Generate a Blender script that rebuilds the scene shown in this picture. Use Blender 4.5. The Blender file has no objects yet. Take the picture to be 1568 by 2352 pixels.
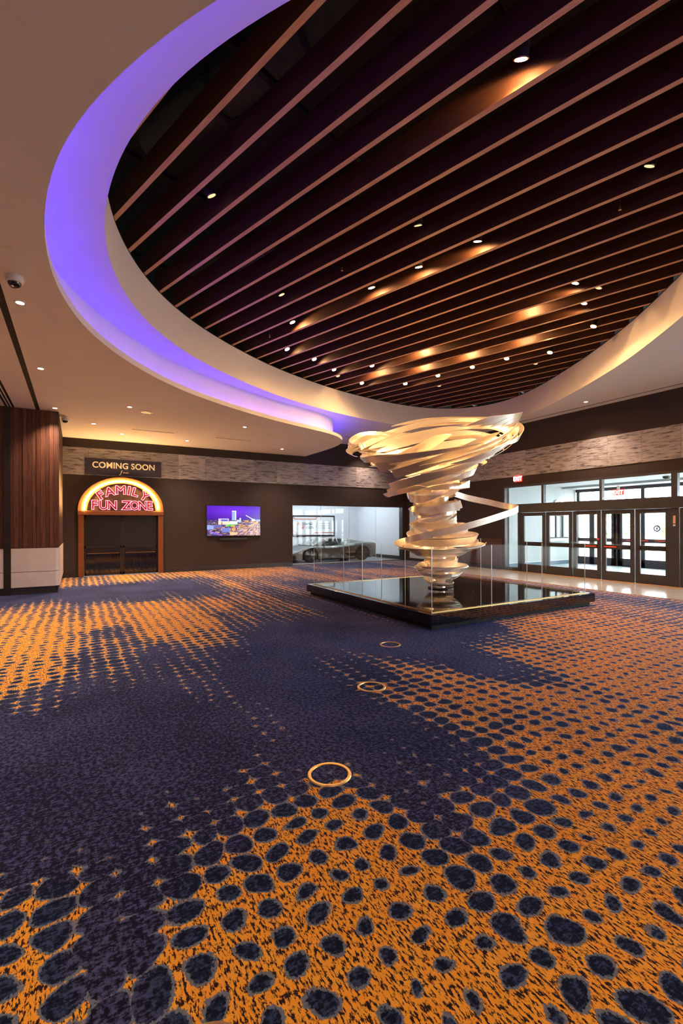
import bpy, bmesh, math, random
import numpy as np
from mathutils import Vector, Matrix, noise as mnoise
random.seed(7)
S = bpy.context.scene
COL = S.collection
R = math.radians

# ------------------------------------------------------------------ camera
cam_d = bpy.data.cameras.new('camera')
cam = bpy.data.objects.new('camera', cam_d); COL.objects.link(cam)
cam_d.sensor_fit = 'VERTICAL'; cam_d.sensor_height = 36.0
cam_d.lens = 1045.0/2352.0*36.0
cam_d.shift_y = 31.0/2352.0
cam_d.clip_start = 0.05; cam_d.clip_end = 300
cam.location = (0, 0, 1.6)
cam.rotation_euler = (Matrix.Rotation(R(-30.2), 3, 'Z') @ Matrix.Rotation(R(90), 3, 'X') @ Matrix.Rotation(R(-0.2), 3, 'Z')).to_euler()
S.camera = cam

# ------------------------------------------------------------------ world, exposure
W = bpy.data.worlds.new('overcast_sky'); S.world = W; W.use_nodes = True
bg = W.node_tree.nodes['Background']
bg.inputs[0].default_value = (0.86, 0.94, 1.0, 1); bg.inputs[1].default_value = 11.0
S.view_settings.view_transform = 'Standard'
S.view_settings.look = 'None'
S.view_settings.gamma = 1.0
S.view_settings.use_curve_mapping = False
S.view_settings.exposure = 0.6

# strengths of the lamps, the added ones included
SPOT_W = 140.0
SPILL_W = 60.0        # wide spill of the same spots        # sculpture spots between the slats
DOWN_W = 300.0         # recessed downlights
WARM = (1.0, 0.53, 0.20)
WARM2 = (1.0, 0.68, 0.50)

# ------------------------------------------------------------------ heights (metres)
Z_SOF = 4.39          # low soffit
Z_CEI = 5.05          # upper flat ceiling
Z_SLAT = 5.76         # underside of the timber slats
Z_TOP = 7.3           # black plenum
Y_BACK = 16.6
X_RIGHT = 13.15

# ------------------------------------------------------------------ helpers
ORG = {}
def _link(name, me, parent=None, loc=(0, 0, 0)):
    o = bpy.data.objects.new(name, me); COL.objects.link(o)
    o.location = loc
    if parent is not None: o.parent = parent
    return o
def tag(o, label=None, cat=None, group=None, kind=None):
    if label: o['label'] = label
    if cat: o['category'] = cat
    if group: o['group'] = group
    if kind: o['kind'] = kind
    return o
def thing(name, loc, label, cat, group=None):
    o = _link(name, None, None, loc)
    o.empty_display_size = 0.1
    ORG[o.name] = Vector(loc)
    return tag(o, label, cat, group)

class MB:
    """collects vertices and faces of one mesh (world coordinates)"""
    def __init__(s): s.v = []; s.f = []
    def add(s, v, f):
        n = len(s.v); s.v += [tuple(p) for p in v]; s.f += [tuple(i+n for i in q) for q in f]; return s
    def box(s, x0, x1, y0, y1, z0, z1):
        x0, x1 = sorted((x0, x1)); y0, y1 = sorted((y0, y1)); z0, z1 = sorted((z0, z1))
        return s.add([(x0,y0,z0),(x1,y0,z0),(x1,y1,z0),(x0,y1,z0),(x0,y0,z1),(x1,y0,z1),(x1,y1,z1),(x0,y1,z1)],
                     [(0,3,2,1),(4,5,6,7),(0,1,5,4),(1,2,6,5),(2,3,7,6),(3,0,4,7)])
    def obox(s, c, ux, uy, uz):
        c, ux, uy, uz = map(Vector, (c, ux, uy, uz))
        p = [c+a*ux+b*uy+d*uz for d in (-1, 1) for a, b in ((-1,-1),(1,-1),(1,1),(-1,1))]
        return s.add(p, [(0,3,2,1),(4,5,6,7),(0,1,5,4),(1,2,6,5),(2,3,7,6),(3,0,4,7)])
    def tube(s, pts, r, n=10, closed=False, caps=True):
        pts = [Vector(p) for p in pts]; m = len(pts)
        rr = r if hasattr(r, '__len__') else [r]*m
        v = []; prev = None
        for i, p in enumerate(pts):
            a = pts[(i-1) % m] if (closed or i > 0) else p
            b = pts[(i+1) % m] if (closed or i < m-1) else p
            t = (b-a).normalized()
            if prev is None:
                up = Vector((0, 0, 1)) if abs(t.z) < .9 else Vector((1, 0, 0))
                nn = t.cross(up).normalized()
            else:
                nn = (prev - t*prev.dot(t)).normalized()
            prev = nn; bb = t.cross(nn)
            v += [p + (nn*math.cos(2*math.pi*k/n) + bb*math.sin(2*math.pi*k/n))*rr[i] for k in range(n)]
        f = []
        for i in range(m if closed else m-1):
            j = (i+1) % m
            f += [(i*n+k, i*n+(k+1) % n, j*n+(k+1) % n, j*n+k) for k in range(n)]
        if caps and not closed:
            f += [tuple(range(n))[::-1], tuple((m-1)*n+k for k in range(n))]
        return s.add(v, f)
    def lathe(s, prof, c=(0, 0, 0), n=24, axis='z', closed=False):
        v = []
        for r, h in prof:
            for k in range(n):
                a = 2*math.pi*k/n; x, y = r*math.cos(a), r*math.sin(a)
                p = {'z': (x, y, h), 'y': (x, h, y), 'x': (h, x, y)}[axis]
                v.append((c[0]+p[0], c[1]+p[1], c[2]+p[2]))
        m = len(prof); f = []
        for i in range(m if closed else m-1):
            j = (i+1) % m
            f += [(i*n+k, i*n+(k+1) % n, j*n+(k+1) % n, j*n+k) for k in range(n)]
        if not closed:
            if prof[0][0] > 1e-4: f.append(tuple(range(n))[::-1])
            if prof[-1][0] > 1e-4: f.append(tuple((m-1)*n+k for k in range(n)))
        return s.add(v, f)
    def prism(s, poly, z0, z1):
        """vertical prism over a plan polygon"""
        n = len(poly)
        v = [(x, y, z0) for x, y in poly] + [(x, y, z1) for x, y in poly]
        f = [tuple(range(n))[::-1], tuple(range(n, 2*n))] + [(i, (i+1) % n, n+(i+1) % n, n+i) for i in range(n)]
        return s.add(v, f)
    def build(s, name, mat, parent=None, smooth=False, bevel=0, loc=None, mats=None):
        off = Vector((0, 0, 0))
        if parent is not None: off = ORG.get(parent.name, off)
        base = Vector(loc) if loc is not None else off
        me = bpy.data.meshes.new(name)
        me.from_pydata([tuple(Vector(p)-base) for p in s.v], [], s.f)
        bm = bmesh.new(); bm.from_mesh(me)
        bmesh.ops.recalc_face_normals(bm, faces=bm.faces)
        bm.to_mesh(me); bm.free()
        me.materials.append(mat)
        if smooth:
            me.polygons.foreach_set('use_smooth', [True]*len(me.polygons))
            me.set_sharp_from_angle(angle=R(38))
        o = _link(name, me, parent, (base-off) if parent is not None else base)
        ORG[o.name] = base
        if bevel:
            b = o.modifiers.new('edge', 'BEVEL'); b.width = bevel; b.segments = 2; b.limit_method = 'ANGLE'
        return o
def copy_part(o, parent, loc=(0, 0, 0), rot=None):
    c = o.copy(); COL.objects.link(c); c.parent = parent; c.location = loc
    if rot is not None: c.rotation_euler = rot
    return c
def struct(o): o['kind'] = 'structure'; return o

# ------------------------------------------------------------------ materials
def mat(name, base, rough=0.5, metal=0.0, var=0.06, nscale=6.0, emit=None, estr=0.0, bump=0.0, spec=0.5, coat=0.0, stretch=(1, 1, 1), base2=None, contrast=None):
    m = bpy.data.materials.new(name); m.use_nodes = True
    nt = m.node_tree; N = nt.nodes; L = nt.links
    b = N['Principled BSDF']
    b.inputs['Roughness'].default_value = rough; b.inputs['Metallic'].default_value = metal
    b.inputs['Specular IOR Level'].default_value = spec
    if coat: b.inputs['Coat Weight'].default_value = coat; b.inputs['Coat Roughness'].default_value = 0.05
    tc = N.new('ShaderNodeTexCoord'); mp = N.new('ShaderNodeMapping'); mp.inputs['Scale'].default_value = stretch
    nz = N.new('ShaderNodeTexNoise'); nz.inputs['Scale'].default_value = nscale; nz.inputs['Detail'].default_value = 5
    L.new(tc.outputs['Object'], mp.inputs[0]); L.new(mp.outputs[0], nz.inputs['Vector'])
    cr = N.new('ShaderNodeValToRGB')
    lo = contrast[0] if contrast else 0.3; hi = contrast[1] if contrast else 0.7
    cr.color_ramp.elements[0].position = lo; cr.color_ramp.elements[1].position = hi
    c1 = base2 if base2 else tuple(max(0, c*(1-var)) for c in base)
    c2 = base if base2 else tuple(min(1, c*(1+var)) for c in base)
    cr.color_ramp.elements[0].color = (*c1, 1); cr.color_ramp.elements[1].color = (*c2, 1)
    L.new(nz.outputs['Fac'], cr.inputs[0]); L.new(cr.outputs[0], b.inputs['Base Color'])
    if emit:
        b.inputs['Emission Color'].default_value = (*emit, 1); b.inputs['Emission Strength'].default_value = estr
    if bump:
        bp = N.new('ShaderNodeBump'); bp.inputs['Strength'].default_value = bump; bp.inputs['Distance'].default_value = 0.01
        L.new(nz.outputs['Fac'], bp.inputs['Height']); L.new(bp.outputs[0], b.inputs['Normal'])
    return m
def glass_mat(name, tint=(0.97, 0.985, 0.98), refl=0.04, ior=1.45, gain=0.6):
    m = bpy.data.materials.new(name); m.use_nodes = True
    nt = m.node_tree; N = nt.nodes; L = nt.links
    N.remove(N['Principled BSDF']); out = N['Material Output']
    tr = N.new('ShaderNodeBsdfTransparent'); tr.inputs[0].default_value = (*tint, 1)
    gl = N.new('ShaderNodeBsdfGlossy'); gl.inputs['Roughness'].default_value = 0.02
    lw_ = N.new('ShaderNodeLayerWeight'); lw_.inputs[0].default_value = 0.5
    fr = N.new('ShaderNodeMath'); fr.operation = 'POWER'; fr.inputs[1].default_value = 4.5; L.new(lw_.outputs['Facing'], fr.inputs[0])
    nz = N.new('ShaderNodeTexNoise'); nz.inputs['Scale'].default_value = 3
    ad = N.new('ShaderNodeMath'); ad.operation = 'MULTIPLY_ADD'; ad.inputs[1].default_value = 0.01; ad.inputs[2].default_value = refl
    L.new(nz.outputs['Fac'], ad.inputs[0])
    a2 = N.new('ShaderNodeMath'); a2.operation = 'ADD'; L.new(fr.outputs[0], a2.inputs[0]); L.new(ad.outputs[0], a2.inputs[1])
    a3 = N.new('ShaderNodeMath'); a3.operation = 'MULTIPLY'; a3.inputs[1].default_value = gain; L.new(a2.outputs[0], a3.inputs[0])
    mx = N.new('ShaderNodeMixShader'); L.new(a3.outputs[0], mx.inputs[0]); L.new(tr.outputs[0], mx.inputs[1]); L.new(gl.outputs[0], mx.inputs[2])
    L.new(mx.outputs[0], out.inputs[0])
    return m
def emis(name, col, s): return mat(name, (0.02, 0.02, 0.02), 0.5, emit=col, estr=s)

M = {}
M['white_ceiling'] = mat('matt_white_plaster', (0.80, 0.785, 0.80), 0.85, var=0.02, nscale=2, spec=0.2)
M['fascia'] = mat('cream_plaster_fascia', (0.82, 0.79, 0.74), 0.7, var=0.015, nscale=3, spec=0.2)
M['dark_wall'] = mat('dark_brown_wallcovering', (0.038, 0.0255, 0.0215), 0.75, var=0.25, nscale=90, bump=0.15)
M['black'] = mat('black_paint', (0.012, 0.011, 0.010), 0.8, var=0.3)
M['black_metal'] = mat('dark_bronze_metal', (0.032, 0.027, 0.026), 0.35, metal=0.3, var=0.1)
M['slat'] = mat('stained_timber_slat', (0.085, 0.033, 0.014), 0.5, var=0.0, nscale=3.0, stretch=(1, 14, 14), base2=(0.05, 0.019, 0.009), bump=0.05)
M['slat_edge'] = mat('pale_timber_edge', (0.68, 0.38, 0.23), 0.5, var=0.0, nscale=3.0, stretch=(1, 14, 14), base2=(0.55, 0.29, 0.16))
M['plank'] = mat('walnut_plank', (0.17, 0.067, 0.034), 0.45, nscale=4, stretch=(12, 12, 0.5), base2=(0.065, 0.024, 0.014), contrast=(.32, .68), bump=0.05)
M['plank2'] = mat('walnut_plank_dark', (0.12, 0.045, 0.024), 0.45, nscale=4, stretch=(12, 12, 0.5), base2=(0.045, 0.017, 0.010), contrast=(.32, .68), bump=0.05)
M['base_stone'] = mat('pale_stone_panel', (0.66, 0.58, 0.55), 0.35, var=0.05, nscale=4)
M['tile'] = mat('cream_stone_floor', (0.74, 0.70, 0.65), 0.16, nscale=2.5, stretch=(1, 5, 1), base2=(0.64, 0.60, 0.54))
M['brass'] = mat('brushed_brass', (0.50, 0.31, 0.12), 0.3, metal=1.0, var=0.1, nscale=40)
M['brass_pale'] = mat('polished_brass_ring', (0.92, 0.62, 0.22), 0.32, metal=0.85, var=0.08, nscale=40)
M['chrome'] = mat('brushed_steel', (0.75, 0.75, 0.74), 0.22, metal=1.0, var=0.05, nscale=30)
M['glass'] = glass_mat('clear_glass')
M['glass_edge'] = mat('polished_glass_edge', (0.72, 0.82, 0.78), 0.12, var=0.05, spec=0.8, emit=None)
M['white_plastic'] = mat('white_plastic', (0.78, 0.76, 0.73), 0.4, var=0.03)
M['grey_wall'] = mat('pale_grey_paint', (0.42, 0.45, 0.45), 0.6, var=0.03)
M['white_wall'] = mat('white_showroom_wall', (0.80, 0.82, 0.85), 0.5, var=0.02)
M['carpet_tile'] = mat('blue_grey_floor_tile', (0.42, 0.47, 0.50), 0.35, var=0.08)
M['lamp_on'] = emis('lit_lamp_lens', (1.0, 0.70, 0.36), 60.0)
M['lamp_dim'] = emis('dim_lamp_lens', (1.0, 0.66, 0.33), 0.9)
M['down_on'] = emis('lit_downlight_lens', (1.0, 0.80, 0.55), 14.0)
M['led'] = emis('violet_led_strip', (0.07, 0.02, 1.0), 18.0)
M['exit'] = emis('red_exit_panel', (1.0, 0.06, 0.05), 1.6)
M['exit_letter'] = emis('exit_letter', (1.0, 0.80, 0.76), 3.0)

def stone_mat():
    m = bpy.data.materials.new('wood_vein_stone_tile'); m.use_nodes = True
    nt = m.node_tree; N = nt.nodes; L = nt.links; b = N['Principled BSDF']
    tc = N.new('ShaderNodeTexCoord'); oi = N.new('ShaderNodeObjectInfo')
    ad = N.new('ShaderNodeVectorMath'); ad.operation = 'ADD'
    sc = N.new('ShaderNodeVectorMath'); sc.operation = 'SCALE'; sc.inputs['Scale'].default_value = 37.0
    cx = N.new('ShaderNodeCombineXYZ'); L.new(oi.outputs['Random'], cx.inputs[0]); L.new(oi.outputs['Random'], cx.inputs[2])
    L.new(cx.outputs[0], sc.inputs[0]); L.new(tc.outputs['Object'], ad.inputs[0]); L.new(sc.outputs[0], ad.inputs[1])
    mp = N.new('ShaderNodeMapping'); mp.inputs['Scale'].default_value = (1.7, 1.7, 13); mp.inputs['Rotation'].default_value = (0.04, 0.05, 0)
    L.new(ad.outputs[0], mp.inputs[0])
    n1 = N.new('ShaderNodeTexNoise'); n1.inputs['Scale'].default_value = 1.6; n1.inputs['Detail'].default_value = 8; n1.inputs['Roughness'].default_value = .68
    L.new(mp.outputs[0], n1.inputs['Vector'])
    cr = N.new('ShaderNodeValToRGB'); e = cr.color_ramp.elements
    e[0].position = .35; e[0].color = (0.035, 0.033, 0.036, 1); e[1].position = .53; e[1].color = (0.40, 0.38, 0.385, 1)
    x = e.new(.44); x.color = (0.24, 0.225, 0.228, 1)
    L.new(n1.outputs['Fac'], cr.inputs[0])
    hs = N.new('ShaderNodeHueSaturation'); L.new(cr.outputs[0], hs.inputs['Color'])
    mr = N.new('ShaderNodeMapRange'); mr.inputs[3].default_value = 0.8; mr.inputs[4].default_value = 1.15
    L.new(oi.outputs['Random'], mr.inputs[0]); L.new(mr.outputs[0], hs.inputs['Value'])
    L.new(hs.outputs[0], b.inputs['Base Color']); b.inputs['Roughness'].default_value = 0.4
    return m
M['stone'] = stone_mat()

def granite_mat():
    m = bpy.data.materials.new('polished_black_marble'); m.use_nodes = True
    nt = m.node_tree; N = nt.nodes; L = nt.links; b = N['Principled BSDF']
    tc = N.new('ShaderNodeTexCoord')
    n0 = N.new('ShaderNodeTexNoise'); n0.inputs['Scale'].default_value = 1.3; n0.inputs['Detail'].default_value = 6
    L.new(tc.outputs['Object'], n0.inputs['Vector'])
    mv = N.new('ShaderNodeVectorMath'); mv.operation = 'MULTIPLY_ADD'; mv.inputs[1].default_value = (.9, .9, .9)
    L.new(n0.outputs['Color'], mv.inputs[0]); L.new(tc.outputs['Object'], mv.inputs[2])
    vo = N.new('ShaderNodeTexVoronoi'); vo.feature = 'DISTANCE_TO_EDGE'; vo.inputs['Scale'].default_value = 0.9
    L.new(mv.outputs[0], vo.inputs['Vector'])
    cr = N.new('ShaderNodeValToRGB'); e = cr.color_ramp.elements
    e[0].position = 0.0; e[0].color = (0.05, 0.043, 0.036, 1); e[1].position = 0.006; e[1].color = (0.006, 0.0055, 0.0055, 1)
    L.new(vo.outputs['Distance'], cr.inputs[0]); L.new(cr.outputs[0], b.inputs['Base Color'])
    b.inputs['Roughness'].default_value = 0.045; b.inputs['Specular IOR Level'].default_value = 0.9
    return m
M['granite'] = granite_mat()

# ------------------------------------------------------------------ carpet
ANCH = [(-0.12,2.24,0.55),(0.02,2.26,0.50),(-0.14,1.81,0.70),(0.09,1.72,0.50),(0.08,1.91,0.20),(0.31,1.77,0.65),(0.51,2.31,0.45),(0.54,2.65,0.30),(0.18,2.51,0.30),(0.15,2.13,0.35),(-0.14,2.62,0.20),(0.30,2.27,0.30),(0.28,1.96,0.35),(0.29,3.10,0.00),(-0.06,3.05,0.00),(0.53,1.86,0.70),(0.59,1.51,0.75),(0.85,2.30,0.50),(0.98,2.11,0.65),(0.77,1.77,0.70),(0.90,2.59,0.30),(1.14,2.55,0.25),(1.23,2.34,0.50),(1.28,2.13,0.60),(1.41,1.90,0.55),(1.23,1.73,0.70),(0.87,1.44,0.80),(1.15,1.28,0.80),(1.27,1.56,0.75),(1.52,1.69,0.50),(1.45,1.45,0.50),(1.50,1.18,0.55),(1.51,0.92,0.50),(1.23,1.05,0.85),(0.64,1.34,0.80),(1.57,1.04,0.70),(1.98,1.02,0.85),(1.88,1.35,0.80),(1.82,1.55,0.70),(1.75,1.78,0.30),(1.76,2.04,0.20),(1.75,2.36,0.15),(1.75,2.91,0.00),(1.34,2.79,0.05),(2.14,3.13,0.15),(2.26,2.87,0.25),(2.09,2.56,0.25),(2.02,2.21,0.25),(2.32,2.36,0.30),(2.19,2.11,0.45),(1.93,1.80,0.55),(2.12,1.88,0.50),(2.11,1.65,0.75),(2.28,1.28,0.90),(2.85,1.35,0.95),(2.86,1.60,0.85),(2.87,1.90,0.85),(2.42,1.04,0.95),(2.96,2.21,0.80),(2.98,2.55,0.50),(2.89,2.69,0.75),(2.84,3.16,0.75),(2.77,3.59,0.60),(2.77,4.13,0.30),(3.08,3.70,0.60),(3.34,3.40,0.70),(3.44,2.93,0.75),(3.44,2.48,0.70),(3.30,2.01,0.80),(3.97,2.63,0.90),(4.95,2.78,0.95),(6.27,2.98,0.95),(4.74,2.18,1.00),(4.85,3.80,0.75),(4.95,4.23,0.45),(5.89,4.25,0.80),(7.31,4.46,0.80),(8.72,4.50,0.70),(10.09,4.47,0.50),(3.88,3.75,0.10),(3.90,4.35,0.00),(5.51,5.13,0.05),(4.06,3.29,0.40),(4.80,4.88,0.00),(0.91,3.40,0.00),(0.39,4.15,0.00),(1.85,3.86,0.00),(1.72,4.66,0.00),(0.07,3.89,0.00),(3.43,5.12,0.00),(2.41,5.71,0.00),(3.42,6.35,0.00),(-0.49,4.22,0.00),(-0.35,3.00,0.00),(0.66,3.00,0.00),(-0.57,5.83,0.60),(-0.34,5.13,0.30),(-0.32,6.01,0.70),(-0.59,7.46,0.80),(-0.13,7.19,0.80),(0.14,8.25,0.85),(0.11,6.14,0.50),(-0.97,9.28,0.70),(-0.40,10.31,0.50),(0.53,9.76,0.70),(0.42,7.75,0.35),(0.81,8.65,0.80),(0.61,6.51,0.50),(1.00,7.41,0.75),(0.92,6.09,0.20),(1.34,7.56,0.80),(1.71,7.72,0.80),(1.61,6.45,0.60),(1.68,5.65,0.20),(1.61,9.14,0.80),(1.32,9.86,0.70),(1.29,10.97,0.10),(2.46,9.20,0.70),(2.51,7.67,0.50),(2.90,7.44,0.40),(3.22,8.75,0.50),(3.78,7.88,0.40),(4.32,7.83,0.25),(2.83,6.69,0.10),(0.21,11.82,0.10),(-0.99,12.52,0.10),(2.58,11.66,0.20),(-0.27,14.81,0.60),(0.26,14.85,0.60),(1.47,15.68,0.70),(2.82,15.95,0.70),(4.00,14.94,0.70),(2.99,13.50,0.30),(3.92,12.37,0.60),(4.28,11.63,0.50),(5.37,12.73,0.40),(4.97,15.19,0.70),(6.29,15.30,0.60),(5.49,11.46,0.20),(1.21,12.92,0.00),(0.04,13.14,0.00),(2.26,12.80,0.10),(6.79,12.58,0.50),(7.38,14.67,0.30),(7.85,13.02,0.50),(9.38,15.57,0.10),(8.84,12.93,0.70),(10.89,14.69,0.10),(10.22,13.02,0.60),(7.97,11.90,0.50)]
def carpet_field(X, Y):
    A = np.array(ANCH)
    out = np.zeros(X.size); x = X.ravel(); y = Y.ravel()
    for i in range(0, x.size, 8192):
        dx = x[i:i+8192, None]-A[None, :, 0]; dy = (y[i:i+8192, None]-A[None, :, 1])*0.55
        w = 1.0/(dx*dx+dy*dy+0.0006)**1.7
        out[i:i+8192] = (w*A[None, :, 2]).sum(1)/w.sum(1)
    rng = np.random.RandomState(4)
    col = rng.rand(400)
    ph = (x+20)/0.30
    k = np.floor(ph).astype(int) % 399; fr_ = ph-np.floor(ph); fr_ = fr_*fr_*(3-2*fr_)
    cj = col[k]*(1-fr_)+col[k+1]*fr_
    out = 0.43+(out-0.43)*1.3
    j = np.clip(out, 0, 1)
    out = out + (cj-0.5)*0.42*np.minimum(1, 4*j*(1.15-j))
    return np.clip(out, 0, 1).reshape(X.shape)
def carpet_mat():
    m = bpy.data.materials.new('navy_and_amber_carpet'); m.use_nodes = True
    nt = m.node_tree; N = nt.nodes; L = nt.links; b = N['Principled BSDF']
    def math_(op, a=None, b_=None, c=None, clamp=False):
        n = N.new('ShaderNodeMath'); n.operation = op; n.use_clamp = clamp
        for i, v in enumerate((a, b_, c)):
            if v is None: continue
            if isinstance(v, (int, float)): n.inputs[i].default_value = v
            else: L.new(v, n.inputs[i])
        return n.outputs[0]
    def noise(vec, scale, detail=4, rough=.55):
        n = N.new('ShaderNodeTexNoise'); n.inputs['Scale'].default_value = scale; n.inputs['Detail'].default_value = detail; n.inputs['Roughness'].default_value = rough
        L.new(vec, n.inputs['Vector']); return n
    def mapping(scale):
        n = N.new('ShaderNodeMapping'); n.inputs['Scale'].default_value = scale; L.new(tc.outputs['Object'], n.inputs[0]); return n.outputs[0]
    def mix(f, a, c):
        n = N.new('ShaderNodeMix'); n.data_type = 'RGBA'; L.new(f, n.inputs[0])
        for i, v in ((6, a), (7, c)):
            if isinstance(v, tuple): n.inputs[i].default_value = (*v, 1)
            else: L.new(v, n.inputs[i])
        return n.outputs[2]
    def smooth(v, lo, hi):
        n = N.new('ShaderNodeMapRange'); n.interpolation_type = 'SMOOTHSTEP'; n.inputs[1].default_value = lo; n.inputs[2].default_value = hi
        L.new(v, n.inputs[0]); return n.outputs[0]
    tc = N.new('ShaderNodeTexCoord')
    at = N.new('ShaderNodeAttribute'); at.attribute_name = 'pattern'; F = at.outputs['Fac']
    # wobbled lattice: the amber grows from islands to a net with round dark holes
    wob = noise(mapping((1, 1, 0)), 3.1, 2)
    w2 = N.new('ShaderNodeVectorMath'); w2.operation = 'SUBTRACT'; w2.inputs[1].default_value = (0.5, 0.5, 0.5); L.new(wob.outputs['Color'], w2.inputs[0])
    sub = N.new('ShaderNodeVectorMath'); sub.operation = 'MULTIPLY_ADD'; sub.inputs[1].default_value = (0.17, 0.17, 0)
    L.new(w2.outputs[0], sub.inputs[0]); L.new(mapping((1, 1, 0)), sub.inputs[2])
    lat = N.new('ShaderNodeMapping'); lat.inputs['Scale'].default_value = (1/0.156, 1/0.145, 0); L.new(sub.outputs[0], lat.inputs[0])
    sp_ = N.new('ShaderNodeSeparateXYZ'); L.new(lat.outputs[0], sp_.inputs[0])
    colf = math_('FLOOR', sp_.outputs[0]); vv = sp_.outputs[1]
    fu = math_('SUBTRACT', math_('FRACT', sp_.outputs[0]), 0.5); fv = math_('SUBTRACT', math_('FRACT', vv), 0.5)
    cell = N.new('ShaderNodeCombineXYZ'); L.new(colf, cell.inputs[0]); L.new(math_('FLOOR', vv), cell.inputs[1])
    wn = N.new('ShaderNodeTexWhiteNoise'); wn.noise_dimensions = '2D'; L.new(cell.outputs[0], wn.inputs[0])
    dd = math_('SQRT', math_('ADD', math_('MULTIPLY', fu, fu), math_('MULTIPLY', fv, fv)))
    fine = noise(mapping((1, 0.7, 0)), 95.0, 3)
    rad = N.new('ShaderNodeMapRange'); rad.inputs[1].default_value = 0.0; rad.inputs[2].default_value = 1.0; rad.inputs[3].default_value = 0.74; rad.inputs[4].default_value = 0.225
    L.new(F, rad.inputs[0])
    rr = math_('MULTIPLY_ADD', wn.outputs['Value'], 0.10, rad.outputs[0]); rr = math_('SUBTRACT', rr, 0.05)
    # islands: distance to the gaps between the holes
    e = math_('SUBTRACT', dd, rr)
    e2 = math_('MULTIPLY_ADD', fine.outputs['Fac'], 0.24, e); e2 = math_('SUBTRACT', e2, 0.12)
    orange = smooth(e2, 0.0, 0.03)
    halo = smooth(e2, -0.075, -0.035)
    gate = smooth(F, 0.10, 0.18)
    orange = math_('MULTIPLY', orange, gate); halo = math_('MULTIPLY', halo, gate)
    # base of the pile: navy with lighter scratches
    n1 = noise(mapping((1.3, 0.75, 0)), 34.0, 6, .7); n2 = noise(mapping((0.5, 1.4, 0)), 55.0, 4, .7); n3 = noise(mapping((1, 1, 0)), 0.9, 3)
    s1 = math_('MULTIPLY', n1.outputs['Fac'], n2.outputs['Fac'])
    s1 = math_('MULTIPLY_ADD', n3.outputs['Fac'], 0.16, s1)
    sc = smooth(s1, 0.30, 0.40)
    hue = mix(n3.outputs['Fac'], (0.075, 0.098, 0.235), (0.088, 0.092, 0.190))
    base = mix(sc, (0.0095, 0.0085, 0.0170), hue)
    dark = mix(sc, (0.0065, 0.0085, 0.0190), (0.040, 0.066, 0.140))
    base = mix(smooth(F, 0.25, 0.6), base, dark)
    # amber with dark dashes
    d1 = noise(mapping((1.0, 0.32, 0)), 95.0, 5, .68)
    dash = smooth(d1.outputs['Fac'], 0.505, 0.55)
    amb = mix(noise(mapping((1, 1, 0)), 9.0, 4).outputs['Fac'], (0.97, 0.35, 0.012), (1.0, 0.56, 0.060))
    amb = mix(dash, amb, (0.030, 0.016, 0.014))
    c = mix(math_('MULTIPLY', halo, 0.8), base, (0.21, 0.26, 0.31))
    hal2 = mix(smooth(fine.outputs['Fac'], .35, .6), c, base)
    c = mix(math_('MULTIPLY', halo, 0.0), c, hal2)
    c = mix(orange, c, amb)
    L.new(c, b.inputs['Base Color'])
    b.inputs['Roughness'].default_value = 0.85; b.inputs['Specular IOR Level'].default_value = 0.04
    b.inputs['Sheen Weight'].default_value = 0.2; b.inputs['Sheen Tint'].default_value = (0.22, 0.38, 1.0, 1); b.inputs['Sheen Roughness'].default_value = 0.5  # blue sheen tint stands in for daylight glancing off the pile
    bp = N.new('ShaderNodeBump'); bp.inputs['Strength'].default_value = 0.25; bp.inputs['Distance'].default_value = 0.004
    L.new(fine.outputs['Fac'], bp.inputs['Height']); L.new(bp.outputs[0], b.inputs['Normal'])
    return m
def make_carpet():
    x = np.concatenate([np.arange(-8.0, -2.0, .3), np.arange(-2.0, 11.0001, .085)]); x[-1] = 11.0
    y = np.concatenate([np.arange(-6.0, 0.0, .3), np.arange(0.0, Y_BACK+.0001, .10)]); y[-1] = Y_BACK
    X, Y = np.meshgrid(x, y); F = carpet_field(X, Y)
    nx, ny = len(x), len(y)
    v = np.c_[X.ravel(), Y.ravel(), np.zeros(X.size)]
    idx = np.arange(nx*ny).reshape(ny, nx)
    f = np.stack([idx[:-1, :-1], idx[:-1, 1:], idx[1:, 1:], idx[1:, :-1]], -1).reshape(-1, 4)
    me = bpy.data.meshes.new('floor'); me.from_pydata(v.tolist(), [], f.tolist())
    a = me.attributes.new('pattern', 'FLOAT', 'POINT'); a.data.foreach_set('value', F.ravel().astype(np.float32))
    me.materials.append(carpet_mat())
    return struct(_link('floor', me))
make_carpet()
# carpet continues at the far end beside the stone walkway
mb = MB(); mb.box(11.0, X_RIGHT, 13.9, Y_BACK, -0.05, 0.0); far = mb.build('floor', bpy.data.materials['navy_and_amber_carpet']); struct(far)
a = far.data.attributes.new('pattern', 'FLOAT', 'POINT'); a.data.foreach_set('value', [0.45]*len(far.data.vertices))
# stone walkway along the entrance: a bedding slab with separate slabs on it
wk = MB().box(11.0, X_RIGHT, -6, 13.9, -0.06, -0.012).build('floor', M['black']); struct(wk)
slab0 = None
for i in range(34):
    for j in range(4):
        x0 = 11.0 + j*(X_RIGHT-11.0)/4; y0 = -6+i*0.5853
        o = None
        if slab0 is None:
            w = (X_RIGHT-11.0)/4-0.004
            slab0 = MB().box(0, w, 0, 0.5813, -0.012, 0.002).build('floor_slab', M['tile'], wk); slab0.location = (x0, y0, 0)
        else:
            copy_part(slab0, wk, (x0, y0, 0))
tr = MB().box(10.985, 11.012, -6, 13.9, -0.01, 0.006).build('trim_1', M['brass']); struct(tr)
tr = MB().box(X_RIGHT-0.16, X_RIGHT-0.02, -6, 11.2, -0.005, 0.012).build('trim_2', mat('timber_threshold', (0.55, 0.30, 0.10), .4)); struct(tr)

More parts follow.
